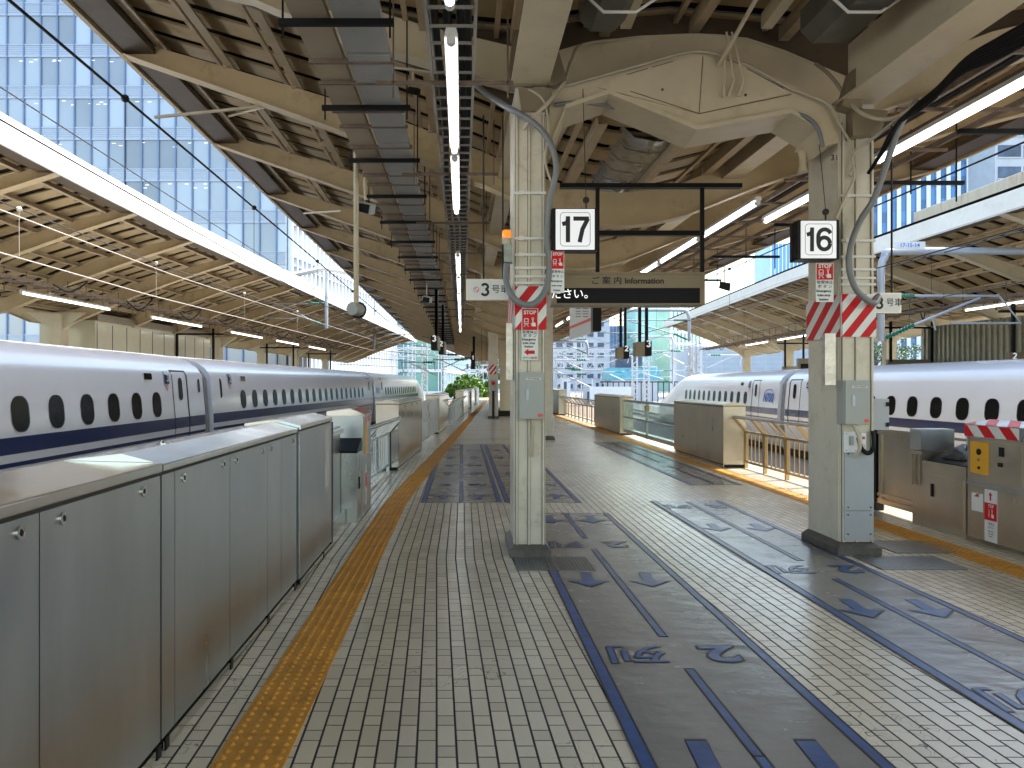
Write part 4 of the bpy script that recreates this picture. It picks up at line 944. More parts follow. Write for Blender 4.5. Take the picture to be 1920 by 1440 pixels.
for k, (lab, pts, r, m1) in enumerate((
    ('cream conduit along the top edge of the portal beam', [(660, 118, 7.3), (820, 137, 7.1), (900, 155, 6.95), (960, 160, 6.95), (1000, 163, 6.98), (1060, 160, 6.98), (1100, 150, 6.98), (1200, 122, 6.98), (1310, 96, 6.98), (1400, 122, 6.98), (1480, 165, 6.98), (1550, 194, 6.95), (1575, 235, 6.95), (1602, 285, 6.93), (1594, 330, 6.93)], .014, cream_hose),
    ('cream conduit bending down the right side of the central column', [(965, 163, 6.9), (1000, 172, 6.86), (1022, 195, 6.86), (1028, 250, 6.86), (1022, 300, 6.86), (1035, 345, 6.88)], .011, cream_hose),
    ('cream hose from the upper rib down into the central column', [(1545, 130, 7.6), (1400, 77, 7.6), (1310, 66, 7.6), (1200, 72, 7.6), (1095, 83, 7.5), (1072, 110, 7.2), (1060, 150, 6.95), (1030, 190, 6.8), (1000, 220, 6.78), (982, 242, 6.85)], .017, cream_hose),
    ('cream hose looping off the upper rib beside the right column', [(1530, 120, 7.5), (1560, 145, 7.2), (1600, 200, 6.85), (1640, 222, 6.7), (1680, 220, 6.6), (1720, 195, 6.5), (1760, 178, 6.5)], .018, cream_hose),
    ('cream hose running down the front of the right column', [(1690, 215, 6.5), (1650, 250, 6.75), (1600, 290, 6.88), (1602, 330, 6.93), (1585, 370, 6.93), (1567, 410, 6.93)], .014, cream_hose),
    ('grey conduit under the portal beam beside the central column', [(1040, 197, 7.0), (1080, 192, 7.0), (1130, 197, 7.2), (1200, 213, 7.4)], .02, hose),
    ('grey conduit arching over to the right column', [(1390, 226, 7.3), (1440, 216, 7.2), (1495, 214, 7.0), (1530, 235, 6.95), (1543, 275, 6.95)], .02, hose),
    ('cream cable hugging the lower part of the central column', [(998, 786, 6.8), (999, 800, 6.8), (997, 830, 6.83), (996, 856, 6.86)], .018, cream_hose),
    ('cream cable curving below the right control box', [(1600, 797, 6.86), (1609, 815, 6.84), (1612, 840, 6.84), (1602, 858, 6.88)], .017, cream_hose),
    ('black cable curving below the right control box', [(1637, 808, 6.95), (1638, 838, 6.93), (1628, 850, 6.93), (1615, 840, 6.93), (1609, 820, 6.93)], .02, black))):
    pipe(lab, pts, 6.9, r, m1)
b = MB()
for i, (p, q, e) in enumerate((((1362, 60), (1376, 150), (1366, 180)), ((1372, 60), (1395, 150), (1384, 180)), ((1360, 100), (1357, 165), (1357, 182)))):
    b.tube([at(*p, 6.9), at(*q, 6.93)], .010, 6); b.tube([at(*q, 6.93), at(*e, 6.96)], .015, 6)
o = part('flexible_conduits', b, cream); tag(o, 'bundle of short cream tubes entering the hexagonal plate', 'cables')
for lab, u0, w_, zz, cat_ in (('black cable bundle climbing from the right column to the canopy edge', 4.05, .12, 4.25, 0),):
    b = MB()
    for i in range(7):
        o_ = i * .035
        P_ = [at(1628 + i * 2, 325 - i * 3, 6.9), at(1650 + i * 3, 290 - i * 4, 6.75), at(1680 + i * 4, 235 - i * 4, 6.55), at(1740 + i * 3, 195 - i * 5, 6.3), at(1800 + i * 2, 140 - i * 5, 6.0), at(1870, 110 - i * 6, 5.7), at(1960, 60 - i * 6, 5.3)]
        b.tube(P_, .017, 6, True, True)
    tag(part('cable_bundle', b, black), lab, 'cables')

# ================================================================ lamps
def lamp(label, m_, u, y0, y1, z, group='fluorescent tube lamps'):
    t = thing('tube_lamp', label, 'fluorescent lamp', m_(u, (y0 + y1) / 2, z), group)
    b = MB(m_); b.ext([(u - .05, z + .035), (u + .05, z + .035), (u + .035, z + .085), (u - .035, z + .085)], [y0 - .02, y1 + .02]); part('fitting', b, white_paint, t)
    bb = MB(); bb.tube([m_(u, y0 + .03, z), m_(u, y1 - .03, z)], .03, 10); part('glowing_tube', bb, tube_mat, t)
    bb = MB(); bb.tube([m_(u, y0 - .02, z), m_(u, y0 + .04, z)], .034, 10); bb.tube([m_(u, y1 - .04, z), m_(u, y1 + .02, z)], .034, 10); part('end_cap', bb, white_plastic, t)
ords = ['first', 'second', 'third', 'fourth', 'fifth', 'sixth', 'seventh', 'eighth', 'ninth', 'tenth']
ylp = [2.3] + [5.43 + 2.84 * i for i in range(2)] + [14.5, 17.5, 20.5, 23.5, 26.5, 29.5, 33]
for i, y in enumerate(ylp): lamp('%s tube lamp of the row left of the central column, from the near end' % ords[i], mS, -.08, y, y + 2.62, 4.1)
for i, y in enumerate([3.5, 6.0, 9.1]): lamp('%s tube lamp of the outer row along the right canopy, from the near end' % ords[i], mS, 4.67, y, y + 2.4, 4.1)
for i, y in enumerate([10.3, 12.9, 15.5, 18.1, 20.7, 23.5, 26.5, 30]): lamp('%s tube lamp of the inner right row, from the near end' % ords[i], mS, 4.08, y, y + 2.4, 4.1)
for i, y in enumerate([20.5, 28, 36, 43, 50]): lamp('%s tube lamp under the left opposite canopy, from the near end' % ords[i], mTL, -12.1, y, y + 4.6, 4.1)
for i, y in enumerate([17, 22, 40, 46]): lamp('%s tube lamp under the right opposite canopy, from the near end' % ords[i], mTR, 17.8, y, y + 4.4, 4.2)

# ================================================================ cable trays
t = thing('cable_tray', 'double covered cable tray hanging along the left of the canopy', 'cable tray', mS(-.93, 10, 4.3))
b = MB(mS); b.box(-1.27, -1.0, -3, 60, 4.34, 4.40, 4); part('tray', b, tray_ochre, t, label='ochre left tray of the pair')
b = MB(mS); y = -3
while y < 58: b.box(-.95, -.60, y + .03, y + 1.12, 4.31, 4.40); y += 1.14
part('tray_cover', b, mat('tray_cover_grey', (.33, .325, .30), .5, var=.08, dirt=(.2, .12, .07), dirt_amt=.4, dirt_scale=5), t, label='grey right tray of the pair')
b = MB(mS); y = -2.6
while y < 50:
    b.box(-1.29, -.57, y + .9, y + .93, 4.30, 4.345); b.box(-1.29, -.57, y + .2, y + .23, 4.30, 4.33); y += 1.14
part('tray_rung', b, rust_bar, t)
b = MB(mS); y = 5.5 - 1.7 * 4
while y < 50:
    b.box(-1.35, -.50, y - .022, y + .022, 4.24, 4.285)
    for u in (-1.32, -.53): b.box(u - .007, u + .007, y - .007, y + .007, 4.15, 5.1)
    y += 1.70
part('hanger', b, black, t)
t = thing('cable_ladder', 'dark mesh cable ladder above the left row of tube lamps', 'cable tray', mS(-.08, 10, 4.3))
b = MB(mS)
for u in (-.26, .10): b.box(u - .012, u + .012, -3, 34, 4.28, 4.34, 4)
y = -2.8
while y < 32: b.box(-.26, .10, y, y + .02, 4.28, 4.30); y += .28
part('ladder', b, tray_paint, t)
b = MB()
for u, z in ((-.20, 4.37), (.0, 4.38), (.05, 4.36), (-.1, 4.36)): b.tube([mS(u + .02 * math.sin(y), y, z) for y in range(-3, 34)], .035, 6)
part('cables', b, black, t)
b = MB(mS); y = -2
while y < 32:
    b.box(-.75, .45, y, y + .03, 4.22, 4.25)
    for u in (-.6, .4): b.box(u - .007, u + .007, y, y + .014, 4.1, 5.0)
    y += 2.84
part('hanger', b, rust_bar, t)
t = thing('cable_ladder', 'cable ladder with net-wrapped black cables along the right lamp rows', 'cable tray', mS(4.9, 10, 4.3))
b = MB(mS)
for u in (4.45, 4.85, 5.35): b.box(u - .02, u + .02, -3, 40, 4.27, 4.33, 4)
y = -2.8
while y < 40: b.box(4.2, 5.5, y, y + .035, 4.24, 4.27); y += 1.25
part('ladder', b, rust_bar, t)
b = MB()
for u, z in ((4.55, 4.37), (4.63, 4.37), (4.70, 4.38)): b.tube([mS(u + .02 * math.sin(y * 1.3), y, z) for y in range(-3, 40)], .032, 6)
part('cables', b, black, t)
b = MB(mS)
for y in (5.0, 7.8, 9.8, 12.4, 15.5, 19, 23):
    b.box(5.2, 6.6, y, y + .05, 4.22, 4.27); b.box(5.9, 5.914, y + .02, y + .034, 4.1, 4.95); b.box(6.5, 6.514, y + .02, y + .034, 4.0, 5.1)
part('hanger', b, black, t)
# left hanging pole with speaker and mirror
t = thing('hanging_pole', 'slim cream pole hanging on the left with a round mirror at its foot', 'pole', at(668, 590, 10))
b = MB(); x = at(668, 0, 10)[0]; b.tube([(x, 10, at(0, 575, 10)[2]), (x, 10, at(0, 265, 10)[2])], [.035] * 2, 10); b.tube([(x + .12, 10, at(0, 375, 10)[2]), (x + .1, 10, at(0, 300, 10)[2])], .016, 8); part('pole', b, cream, t)
b = MB(); p = at(667, 580, 10); b.tube([(p[0] - .03, 9.9, p[2]), (p[0] + .03, 10.08, p[2])], [.09, .09], 8); part('mirror_case', b, grey_box, t)
b = MB(); b.tube([(p[0] - .0, 10.09, p[2]), (p[0] + .02, 10.14, p[2])], .115, 14); part('mirror_rim', b, black, t)
def speaker(label, px, py, Y, s=.13, sg=1):
    x, _, z = at(px, py, Y); t = thing('loudspeaker', label, 'loudspeaker', (x, Y, z), 'hanging loudspeakers')
    b = MB(); b.hexa([(x - s, Y - s * .6, z - s * .5), (x + s * .6, Y - s * .7, z - s), (x + s, Y + s * .5, z - s * .7), (x - s * .6, Y + s * .6, z - s * .2), (x - s * .7, Y - s * .5, z + s * .5), (x + s * .8, Y - s * .6, z + s * .2), (x + s * 1.1, Y + s * .5, z + s * .4), (x - s * .5, Y + s * .6, z + s * .7)]); part('body', b, grey_box if sg > 0 else dark_metal, t, bev=.01)
    b = MB(); b.tube([(x, Y, z + s * .3), (x, Y, z + s * 2.8)], .01, 6); part('bracket', b, cream, t)
    b = MB(); b.hexa([(x - s * .8, Y - s * .66, z - s * .52), (x + s * .5, Y - s * .75, z - s * .9), (x + s * .5, Y - s * .7, z - s * .9), (x - s * .8, Y - s * .6, z - s * .52), (x - s * .55, Y - s * .58, z + s * .3), (x + s * .65, Y - s * .68, z + s * .05), (x + s * .65, Y - s * .6, z + s * .05), (x - s * .55, Y - s * .5, z + s * .3)]); part('grille', b, black, t)
speaker('loudspeaker hanging beside the cream pole on the left', 684, 388, 10.2)
speaker('small black loudspeaker above the cable tray on the left', 775, 170, 7.8, .07, -1)
speaker('loudspeaker hanging at the right canopy edge', 1358, 535, 12, .11, -1)
speaker('small loudspeaker low beneath the left canopy', 800, 560, 17, .12)
b = MB(); p = at(1500, 285, 7.4)
b.box(p[0] - .04, p[0] + .12, 7.38, 7.42, p[2], p[2] + .02); b.tube([(p[0] + .03, 7.4, p[2]), (p[0] + .03, 7.4, p[2] - .06), (p[0] + .03, 7.4, p[2] - .14), (p[0] + .03, 7.4, p[2] - .2)], [.05, .035, .035, .055], 14)
tag(part('camera_dome', b, cream), 'small cream bell shaped fitting left of the right column', 'ceiling fitting')

# stairs enclosure in the middle of the platform
t = thing('stair_enclosure', 'steel and cream stair enclosure behind the far column', 'stair enclosure', (0, 38, 0))
X0, X1 = at(937, 0, 37)[0], at(1000, 0, 37)[0]
b = MB(); b.box(X0, X1, 37, 44, 0, 2.5); part('lower_wall', b, steel_warm, t, bev=.03)
b = MB(); b.box(X0 - .05, X1 + .1, 37.1, 44, 2.5, 4.3); part('upper_wall', b, cream, t)
b = MB(); b.box(X0 - .1, X1 + .1, 36.9, 44.1, 0, .28); part('plinth', b, dark_metal, t)
t = thing('stop_button_post', 'far red emergency stop button box on the striped column', 'emergency button', at(930, 755, 34.4))
b = MB(); x0, _, z1 = at(919, 712, 34.3); x1, _, z0 = at(931, 733, 34.3); b.box(x0, x1, 34.3, 34.45, z0, z1); part('box', b, grey_box, t)
b = MB(); b.disc(((x0 + x1) / 2, 34.28, (z0 + z1) / 2 + .1), (0, 1, 0), .09, .04, 14); part('button', b, red, t)
b = MB(); b.tube([((x0 + x1) / 2, 34.35, 0), ((x0 + x1) / 2, 34.35, z0)], .06, 8); part('post', b, dark_metal, t)
uu0, uu1 = us(917, 34.5), us(943, 34.5)
band('tiny red and white warning band around the far column', uu0, uu0 + .32, 34.5, 35.1, 2.05, 2.5, .2)

# ================================================================ trains
HALF = [(1.40, -1.02), (1.60, -.55), (1.675, -.05), (1.685, .42), (1.675, .70), (1.585, 1.72), (1.44, 1.94), (1.2, 2.10), (.85, 2.22), (.45, 2.28), (0, 2.30)]
def prof_x(z):
    for (x0, z0), (x1, z1) in zip(HALF, HALF[1:]):
        if z0 <= z <= z1: return x0 + (x1 - x0) * (z - z0) / (z1 - z0)
    return 1.4
def train(label, m_, uc, sg, dz, cars, nose0, nose1, wins, doors, marks, stripe, grp='blue striped trains'):
    """sg = +1: the side seen is at larger u.  cars = list of (y0,y1)"""
    t = thing('bullet_train', label, 'train', m_(uc, cars[0][0], -1.0), grp)
    full = [(x, z) for x, z in HALF] + [(-x, z) for x, z in HALF[::-1][1:]]
    face = 'east' if sg > 0 else 'west'
    def side(y, z, e=.0): return m_(uc + sg * (prof_x(z) + e), y, z + dz)
    def wrap(b, e):
        b.v = [m_(uc + sg * (prof_x(p[2] - dz) + e), p[1], p[2]) for p in b.v]; return b
    def patch(b, ya, yb, za, zb2, e):
        vs = []
        for i in range(5): z = za + (zb2 - za) * i / 4; vs += [side(ya, z, e), side(yb, z, e)]
        b.add(vs, [[2 * i, 2 * i + 1, 2 * i + 3, 2 * i + 2] for i in range(4)])
    for ci, (y0, y1) in enumerate(cars):
        b = MB(m_); n = max(2, int((y1 - y0) / 2))
        last = ci == len(cars) - 1
        ys = [y0 + .32 + (y1 - y0 - .64) * i / n for i in range(n + 1)]
        if last: ys = [y0 + .32 + (nose0 - y0 - .32) * i / n for i in range(n + 1)]
        b.ext([(uc + x, z + dz) for x, z in full], ys, smooth=True)
        if last:
            # duck-bill nose
            k = len(full); vs = []; fs = []; M_ = 22
            for j in range(M_ + 1):
                s_ = j / M_; y = nose0 + (nose1 - nose0) * s_
                topz = 2.30 - (1.15 * max(0, (s_ - .05)) ** 1.15 * 2.3 if s_ < .62 else 1.15 * .57 ** 1.15 * 2.3 + (s_ - .62) * 1.6)
                wsc = 1 - .30 * s_ ** 2.2 - (.45 * max(0, s_ - .8) / .2 * max(0, s_ - .8) / .2)
                for x, z in full:
                    zz = -1.02 + (z + 1.02) * max(.12, (topz + 1.02) / 3.32)
                    vs.append((uc + x * wsc, y, zz + dz))
            for j in range(M_):
                for i in range(k - 1): a = j * k + i; fs.append([a, a + 1, a + k + 1, a + k])
            b.add(vs, fs, True); b.add(vs[-k:], [list(range(k))])
        body = part('car_body', b, train_white, t)
        ye = nose0 if last else y1 - .32
        b = MB(m_); yy = [y0 + .33 + (ye - y0 - .35) * i / n for i in range(n + 1)]
        for za, zb_, mt_ in ((stripe[0], stripe[1], 0), (stripe[0] - .20, stripe[0] - .13, 0)):
            vs = []
            for y in yy:
                for z in (za, (za + zb_) / 2, zb_): vs.append((uc + sg * (prof_x(z) + .004), y, z + dz))
            b.add(vs, [[j * 3 + i, j * 3 + i + 1, j * 3 + i + 4, j * 3 + i + 3] for j in range(len(yy) - 1) for i in range(2)])
        part('blue_stripe', b, navy, body)
        b = MB(m_); b.ext([(uc - 1.45, -1.12 + dz), (uc + 1.45, -1.12 + dz), (uc + 1.5, -.85 + dz), (uc - 1.5, -.85 + dz)], yy); part('underframe', b, dark_metal, body)
        for wy in wins:
            if y0 < wy < y1:
                q = rrect(0, 0, .46, .54, .19, 5); zc = 1.03
                b = MB(); c = side(wy, zc, .006)
                b.add([c] + [side(wy + x, zc + z, .006) for x, z in q], [[0, i + 1, (i + 1) % len(q) + 1] for i in range(len(q))], False); part('window', b, window_glass, body)
        b = MB()
        for wy in wins:
            if y0 < wy < y1:
                q = rrect(0, 0, .46, .54, .19, 5); q2 = rrect(0, 0, .49, .57, .20, 5)
                vs = [side(wy + x, 1.03 + z, .007) for x, z in q] + [side(wy + x, 1.03 + z, .0075) for x, z in q2]; k = len(q)
                b.add(vs, [[i, (i + 1) % k, (i + 1) % k + k, i + k] for i in range(k)])
        if b.v: part('window_seal', b, rubber, body)
        for d0, d1 in doors:
            if y0 < d0 < y1:
                b = MB()
                for (ya, yb_, za, zb2) in ((d0, d0 + .04, .0, 1.84), (d1 - .08, d1, .0, 1.84), (d0, d1, 1.80, 1.84)):
                    zs = [0, .42, .7, 1.1, 1.4, 1.72, 1.84] if za == 0 else [za + (zb2 - za) * i / 6 for i in range(7)]
                    vs = [];
                    for z in zs: vs += [side(ya, z, .006), side(yb_, z, .006)]
                    b.add(vs, [[2 * i, 2 * i + 1, 2 * i + 3, 2 * i + 2] for i in range(6)])
                dr = part('door', b, rubber, body)
                b = MB(); ym = (d0 + d1) / 2; q = rrect(0, 0, .26, .56, .12, 4)
                b.add([side(ym, 1.38, .012)] + [side(ym + x, 1.38 + z, .012) for x, z in q], [[0, i + 1, (i + 1) % len(q) + 1] for i in range(len(q))]); part('door_window', b, window_glass, dr)
    for y0, y1 in cars[1:]:
        b = MB(m_)
        for i in range(9): s_ = .95 if i % 2 else .91; b.ext([(uc + x * s_, z * .96 + dz) for x, z in full], [y0 - .33 + i * .073, y0 - .27 + i * .073])
        part('gangway', b, gangway_grey, t)
    for kind, y, s_ in marks:
        if kind == 'num':
            b = MB(); patch(b, y - .14, y + .14, 1.50, 1.80, .02); o = part('number_plate', b, navy, t)
            b = MB(); c = side(y, 1.65, .03); digits(b, s_, c, .19, face, .17); part('numeral', wrap(b, .04), white_plastic, o)
            b = MB(); c = side(y, 1.42, .012); ring(b, arc(0, 0, .07, .07, 0, 360, 14)[:-1], arc(0, 0, .055, .055, 0, 360, 14)[:-1], c, face); stroke(b, [(-.04, .04), (.04, -.04)], .012, c, 1, face); part('symbol', wrap(b, .008), ink_blue if sg < 0 else red, t)
        elif kind == 'led':
            b = MB(); patch(b, y - .2, y + .2, 1.60, 1.74, .012); part('destination_display', b, window_glass, t)
        elif kind == 'slot':
            b = MB(); q = rrect(0, 0, .16, .36, .07, 4); b.add([side(y + x, 1.46 + z, .012) for x, z in q], [list(range(len(q)))]); part('narrow_window', b, window_glass, t)
        else:
            b = MB(); text(b, 'N700', side(y, 1.08, .05), .50, face, .035, 1.05, .25); text(b, '+' if sg > 0 else 'A', side(y + (-sg * .0) - (.62 if sg < 0 else -.62), .88, .05), .16, face, .01)
            q = arc(.05, .02, .62, .30, 150, 45, 12); stroke(b, q, .035, side(y, 1.12, .055), 1, face); part('logo', wrap(b, .03), ink_blue, t)
pw = 1.05
winsL = [16.97 - pw * i for i in range(21)] + [23.2 + pw * i for i in range(19)] + [50.0 + 1.04 * i for i in range(16)]
train('long white train with a navy stripe on the left tracks, cars 3 and 2', mTL, -8.58, 1, .1, [(-4.6, 20.4), (20.4, 45.4), (45.4, 70)], 67.5, 78.5, winsL,
      [(17.95, 18.95), (21.6 - .7, 21.6 + .3), (43.6, 44.6), (48.0, 49.0)], [('num', 17.62, '3'), ('led', 16.6, ''), ('num', 22.15, '2'), ('led', 23.3, ''), ('slot', 19.75, ''), ('logo', 47.0, '')], (.42, .68))
winsR = [22.0 - pw * i for i in range(17)] + [23.05, 24.1, 25.15, 26.2] + [34.0 + pw * i for i in range(12)]
train('white train with a blue stripe on the right tracks, cars 2 and 1', mTR, 14.28, -1, -.06, [(4.5, 29.5), (29.5, 50)], 46.8, 57.5, winsR,
      [(27.9, 28.9), (32.1, 33.1)], [('num', 27.3, '2'), ('num', 33.5, '1'), ('led', 34.6, ''), ('logo', 30.9, '')], (.42, .68))

# ================================================================ neighbouring platforms: columns, walls, boards
def simple_col(label, m_, u, y, grp):
    t = thing('canopy_column', label, 'column', m_(u, y, 0), grp)
    b = MB(m_); b.box(u - .24, u + .24, y - .22, y + .22, 0, 4.15); part('shaft', b, cream, t, bev=.02)
    b = MB(m_); b.hexa([(u - .24, y - .1, 3.6), (u + .24, y - .1, 3.6), (u + .24, y + .1, 3.6), (u - .24, y + .1, 3.6), (u - 1.1, y - .1, 4.2), (u + 1.1, y - .1, 4.2), (u + 1.1, y + .1, 4.2), (u - 1.1, y + .1, 4.2)]); part('bracket', b, cream, t)
for i, y in enumerate([14, 27.2, 41.5, 49, 56.5, 66]): simple_col('%s column from the near end under the ochre canopy on the left' % ords[i], mTL, -15.0 + (.1 if i != 1 else -.1), y, 'columns of the left neighbouring platform')
for i, y in enumerate([22, 36, 47.5, 56]): simple_col('%s column from the near end under the canopy on the right' % ords[i], mTR, 20.2 - (0 if i < 2 else .6), y, 'columns of the right neighbouring platform')
t = thing('stair_enclosure', 'cream panelled stair enclosure on the left opposite platform', 'stair enclosure', mTL(-15, 33, 0))
b = MB(mTL); b.box(-16.4, -14.3, 28.2, 39, 0, 4.0, 4); part('wall', b, mat('cream_panel', (.62, .57, .42), .25, var=.05, coat=.3), t)
b = MB(mTL)
for i in range(10): b.box(-14.3, -14.29, 28.3 + i * 1.1, 28.33 + i * 1.1, 0, 3.9)
part('panel_joint', b, seam_black, t); b = MB(mTL); b.box(-16.6, -14.1, 28.0, 39.2, 4.0, 4.25, 4); part('cornice', b, info_brown, t)
t = thing('corrugated_wall', 'ribbed olive steel wall on the right opposite platform', 'wall', mTR(20.3, 26, 0))
b = MB(mTR); y = 18.0; pts = []
while y < 32: 
    b.box(19.55, 19.75, y, y + .12, .1, 4.0); b.box(19.62, 19.75, y + .12, y + .30, .1, 4.0); y += .30
part('ribbed_sheet', b, mat('ribbed_steel', (.36, .34, .25), .35, .5, var=.15), t)
t = thing('display_board', 'bronze information board above the far right train', 'display board', mTR(17.6, 40, 2.4))
b = MB(mTR); b.box(16.6, 18.9, 38, 38.3, 2.35, 2.9); part('casing', b, info_brown, t)
b = MB(mTR); b.box(16.7, 18.8, 37.98, 38, 2.38, 2.63); part('screen', b, black, t)
b = MB(mTR)
for u in (16.9, 18.6): b.box(u - .04, u + .04, 38.1, 38.2, 2.9, 4.1)
part('hanger', b, black, t)
for k, (m_, u, sgn, ys_, lab) in enumerate(((mTL, -13.4, 1, [(19.5, '2'), (35, ''), (48, ''), (58, '')], 'left'), (mTR, 18.6, -1, [(24, '2'), (31, ''), (43, '')], 'right'))):
    for i, (y, s_) in enumerate(ys_):
        t = thing('hanging_board', '%s black hanging frame from the near end on the %s opposite platform' % (ords[i], lab), 'hanging sign', m_(u, y, 2.3), 'hanging frames on the %s opposite platform' % lab)
        b = MB(m_); b.box(u - .9, u - .8, y, y + .08, 2.5, 4.2); b.box(u + .8, u + .9, y, y + .08, 2.5, 4.2); b.box(u - 1.3, u + 1.3, y, y + .1, 3.9, 3.98); part('frame', b, black, t)
        b = MB(m_); b.box(u - 1.0, u + 1.0, y, y + .15, 2.3, 2.62); part('board', b, info_brown, t)
        if s_: b = MB(); digits(b, s_, m_(u - .85, y - .03, 2.5), .2, 'front', .2); part('numeral', b, lit_white, t)
# clutter of trays under the opposite canopies
for m_, u0, lab in ((mTL, -11.9, 'left'), (mTR, 17.4, 'right')):
    t = thing('cable_ladder', 'rusty cable ladder hanging under the %s opposite canopy' % lab, 'cable tray', m_(u0, 20, 4.3))
    b = MB(m_)
    for d in (-.25, .25): b.box(u0 + d - .02, u0 + d + .02, 0, 60, 4.34, 4.42, 4)
    y = 0.2
    while y < 60: b.box(u0 - .3, u0 + .3, y, y + .05, 4.30, 4.34); b.box(u0 - .5, u0 - .48, y, y + .02, 4.1, 4.8); y += 1.0
    part('ladder', b, rust_bar, t)
    b = MB(); rr = random.Random(3)
    for i in range(14):
        y = 5 + i * 4.0; b.tube([m_(u0 + .4, y, 4.4), m_(u0 + .7, y + .3, 4.1 + rr.random() * .2), m_(u0 + .9, y + .8, 4.6), m_(u0 - .5, y + 1.4, 4.35)], .022, 6, True, True)
    part('cables', b, black, t)
t = thing('roof_ledge', 'cream concrete ledge with rust streaks above the right canopy', 'roof ledge', mTR(15, 20, 6.7))
b = MB(mTR); b.box(15, 17.5, 12, 24.8, 6.75, 7.3); part('ledge', b, mat('rusty_cream', (.66, .58, .45), .7, var=.06, dirt=(.45, .16, .05), dirt_amt=.8, dirt_scale=1.6, stretch=(3, 3, .5)), t, bev=.03)
b = MB(mTR); b.box(15.6, 17.3, 12, 24.2, 6.1, 6.75); part('support', b, white_paint, t)

# ================================================================ overhead line equipment
def wire(label, pts, r, m1, beads=(), name='overhead_wire'):
    t = None
    b = MB(); b.tube(pts, r, 6)
    if not beads:
        o = part(name, b, m1); tag(o, label, 'overhead wire', 'overhead wires'); return o
    t = thing(name, label, 'overhead wire', pts[0], 'overhead wires'); part('wire', b, m1, t)
    for p, q in beads:
        b = MB(); b.tube([(p[0], p[1] - .09, p[2] + .005), (p[0], p[1], p[2]), (p[0], p[1] + .09, p[2] - .005)], [.012, .055, .012], 10); part('clamp', b, m1, t)
        b = MB(); b.tube([(p[0], p[1], p[2]), q], .006, 5); part('dropper', b, m1, t)
def run(m_, u, z, y0, y1, n=14, sag=0, per=50): return [m_(u, y0 + (y1 - y0) * i / n, z - sag * math.sin(math.pi * ((y0 + (y1 - y0) * i / n) % per) / per)) for i in range(n + 1)]
wire('thick black messenger wire with clamps above the empty left track', run(mS, -4.4, 5.33, 1, 62, 40), .018, wire_mat, [(mS(-4.4, y, 5.33), mS(-4.4, y, 4.12)) for y in (4.2, 9.75, 15.8, 22.7, 30, 38)])
wire('thin contact wire over the empty left track', run(mS, -4.4, 4.12, 1, 62), .009, wire_mat)
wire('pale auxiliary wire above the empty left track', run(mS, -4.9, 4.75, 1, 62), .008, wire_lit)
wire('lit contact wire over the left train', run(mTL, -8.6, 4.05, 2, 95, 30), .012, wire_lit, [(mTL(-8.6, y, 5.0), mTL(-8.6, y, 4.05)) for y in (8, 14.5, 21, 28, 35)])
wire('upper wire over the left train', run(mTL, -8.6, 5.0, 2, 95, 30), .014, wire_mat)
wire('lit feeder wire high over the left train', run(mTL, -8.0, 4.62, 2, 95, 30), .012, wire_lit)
wire('contact wire over the empty right track', run(mS, 8.6, 4.0, 4, 90, 20), .012, wire_mat)
wire('messenger wire over the empty right track', run(mS, 8.6, 5.3, 4, 90, 20), .016, wire_mat, [(mS(8.6, y, 5.3), mS(8.6, y, 4.0)) for y in (16, 24, 33, 42, 52)])
wire('contact wire over the right train', run(mTR, 13.2, 4.0, 4, 90, 20), .013, wire_mat)
wire('messenger wire over the right train', run(mTR, 13.2, 5.2, 4, 90, 20), .017, wire_mat, [(mTR(13.2, y, 5.2), mTR(13.2, y, 4.0)) for y in (14, 21, 28, 36)])
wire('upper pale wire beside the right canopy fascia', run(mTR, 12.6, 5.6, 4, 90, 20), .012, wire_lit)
def insulator(b, p, q, r=.07, n=9):
    p, q = Vector(p), Vector(q); pts = []; rr = []
    for i in range(n * 2 + 1): pts.append(p + (q - p) * i / (n * 2)); rr.append(r if i % 2 else r * .6)
    b.tube(pts, rr, 10, False)
def bracket(label, x, y, z0, ztop, s, L_=2.6, white=True, hoop=True):
    """hanging dropper with cantilever arms carrying ribbed green insulators; s = arm direction in x"""
    t = thing('catenary_bracket', label, 'catenary bracket', (x, y, z0), 'catenary brackets')
    b = MB(); b.tube([(x, y, z0), (x, y, ztop)], .09, 10); part('dropper_post', b, mast_grey, t)
    b = MB(); insulator(b, (x + s * .12, y, z0 + 1.25), (x + s * .9, y, z0 + 1.25)); insulator(b, (x + s * .12, y, z0 + .1), (x + s * .9, y, z0 + .45)); part('insulator', b, green_ins, t)
    b = MB(); b.tube([(x + s * .9, y, z0 + 1.25), (x + s * L_, y, z0 + 1.25)], .035, 8); b.tube([(x + s * .9, y, z0 + .45), (x + s * L_ * .85, y, z0 + 1.2)], .035, 8)
    b.tube([(x + s * L_, y, z0 + 1.3), (x + s * L_ * 1.2, y, z0 + .5), (x + s * L_ * .6, y, z0 + .5)], .03, 8); b.tube([(x + s * 1.4, y, z0 + .65), (x + s * 1.5, y, z0 + .3)], .02, 6); part('arm', b, mast_grey, t)
    if hoop:
        b = MB(); b.tube([(x, y, ztop - .5), (x, y, ztop - .1), (x + s * .1, y, ztop + .25), (x + s * .5, y, ztop + .42), (x + s * 4, y, ztop + .42)], .10, 10, True, True); part('curved_top', b, mast_grey, t)
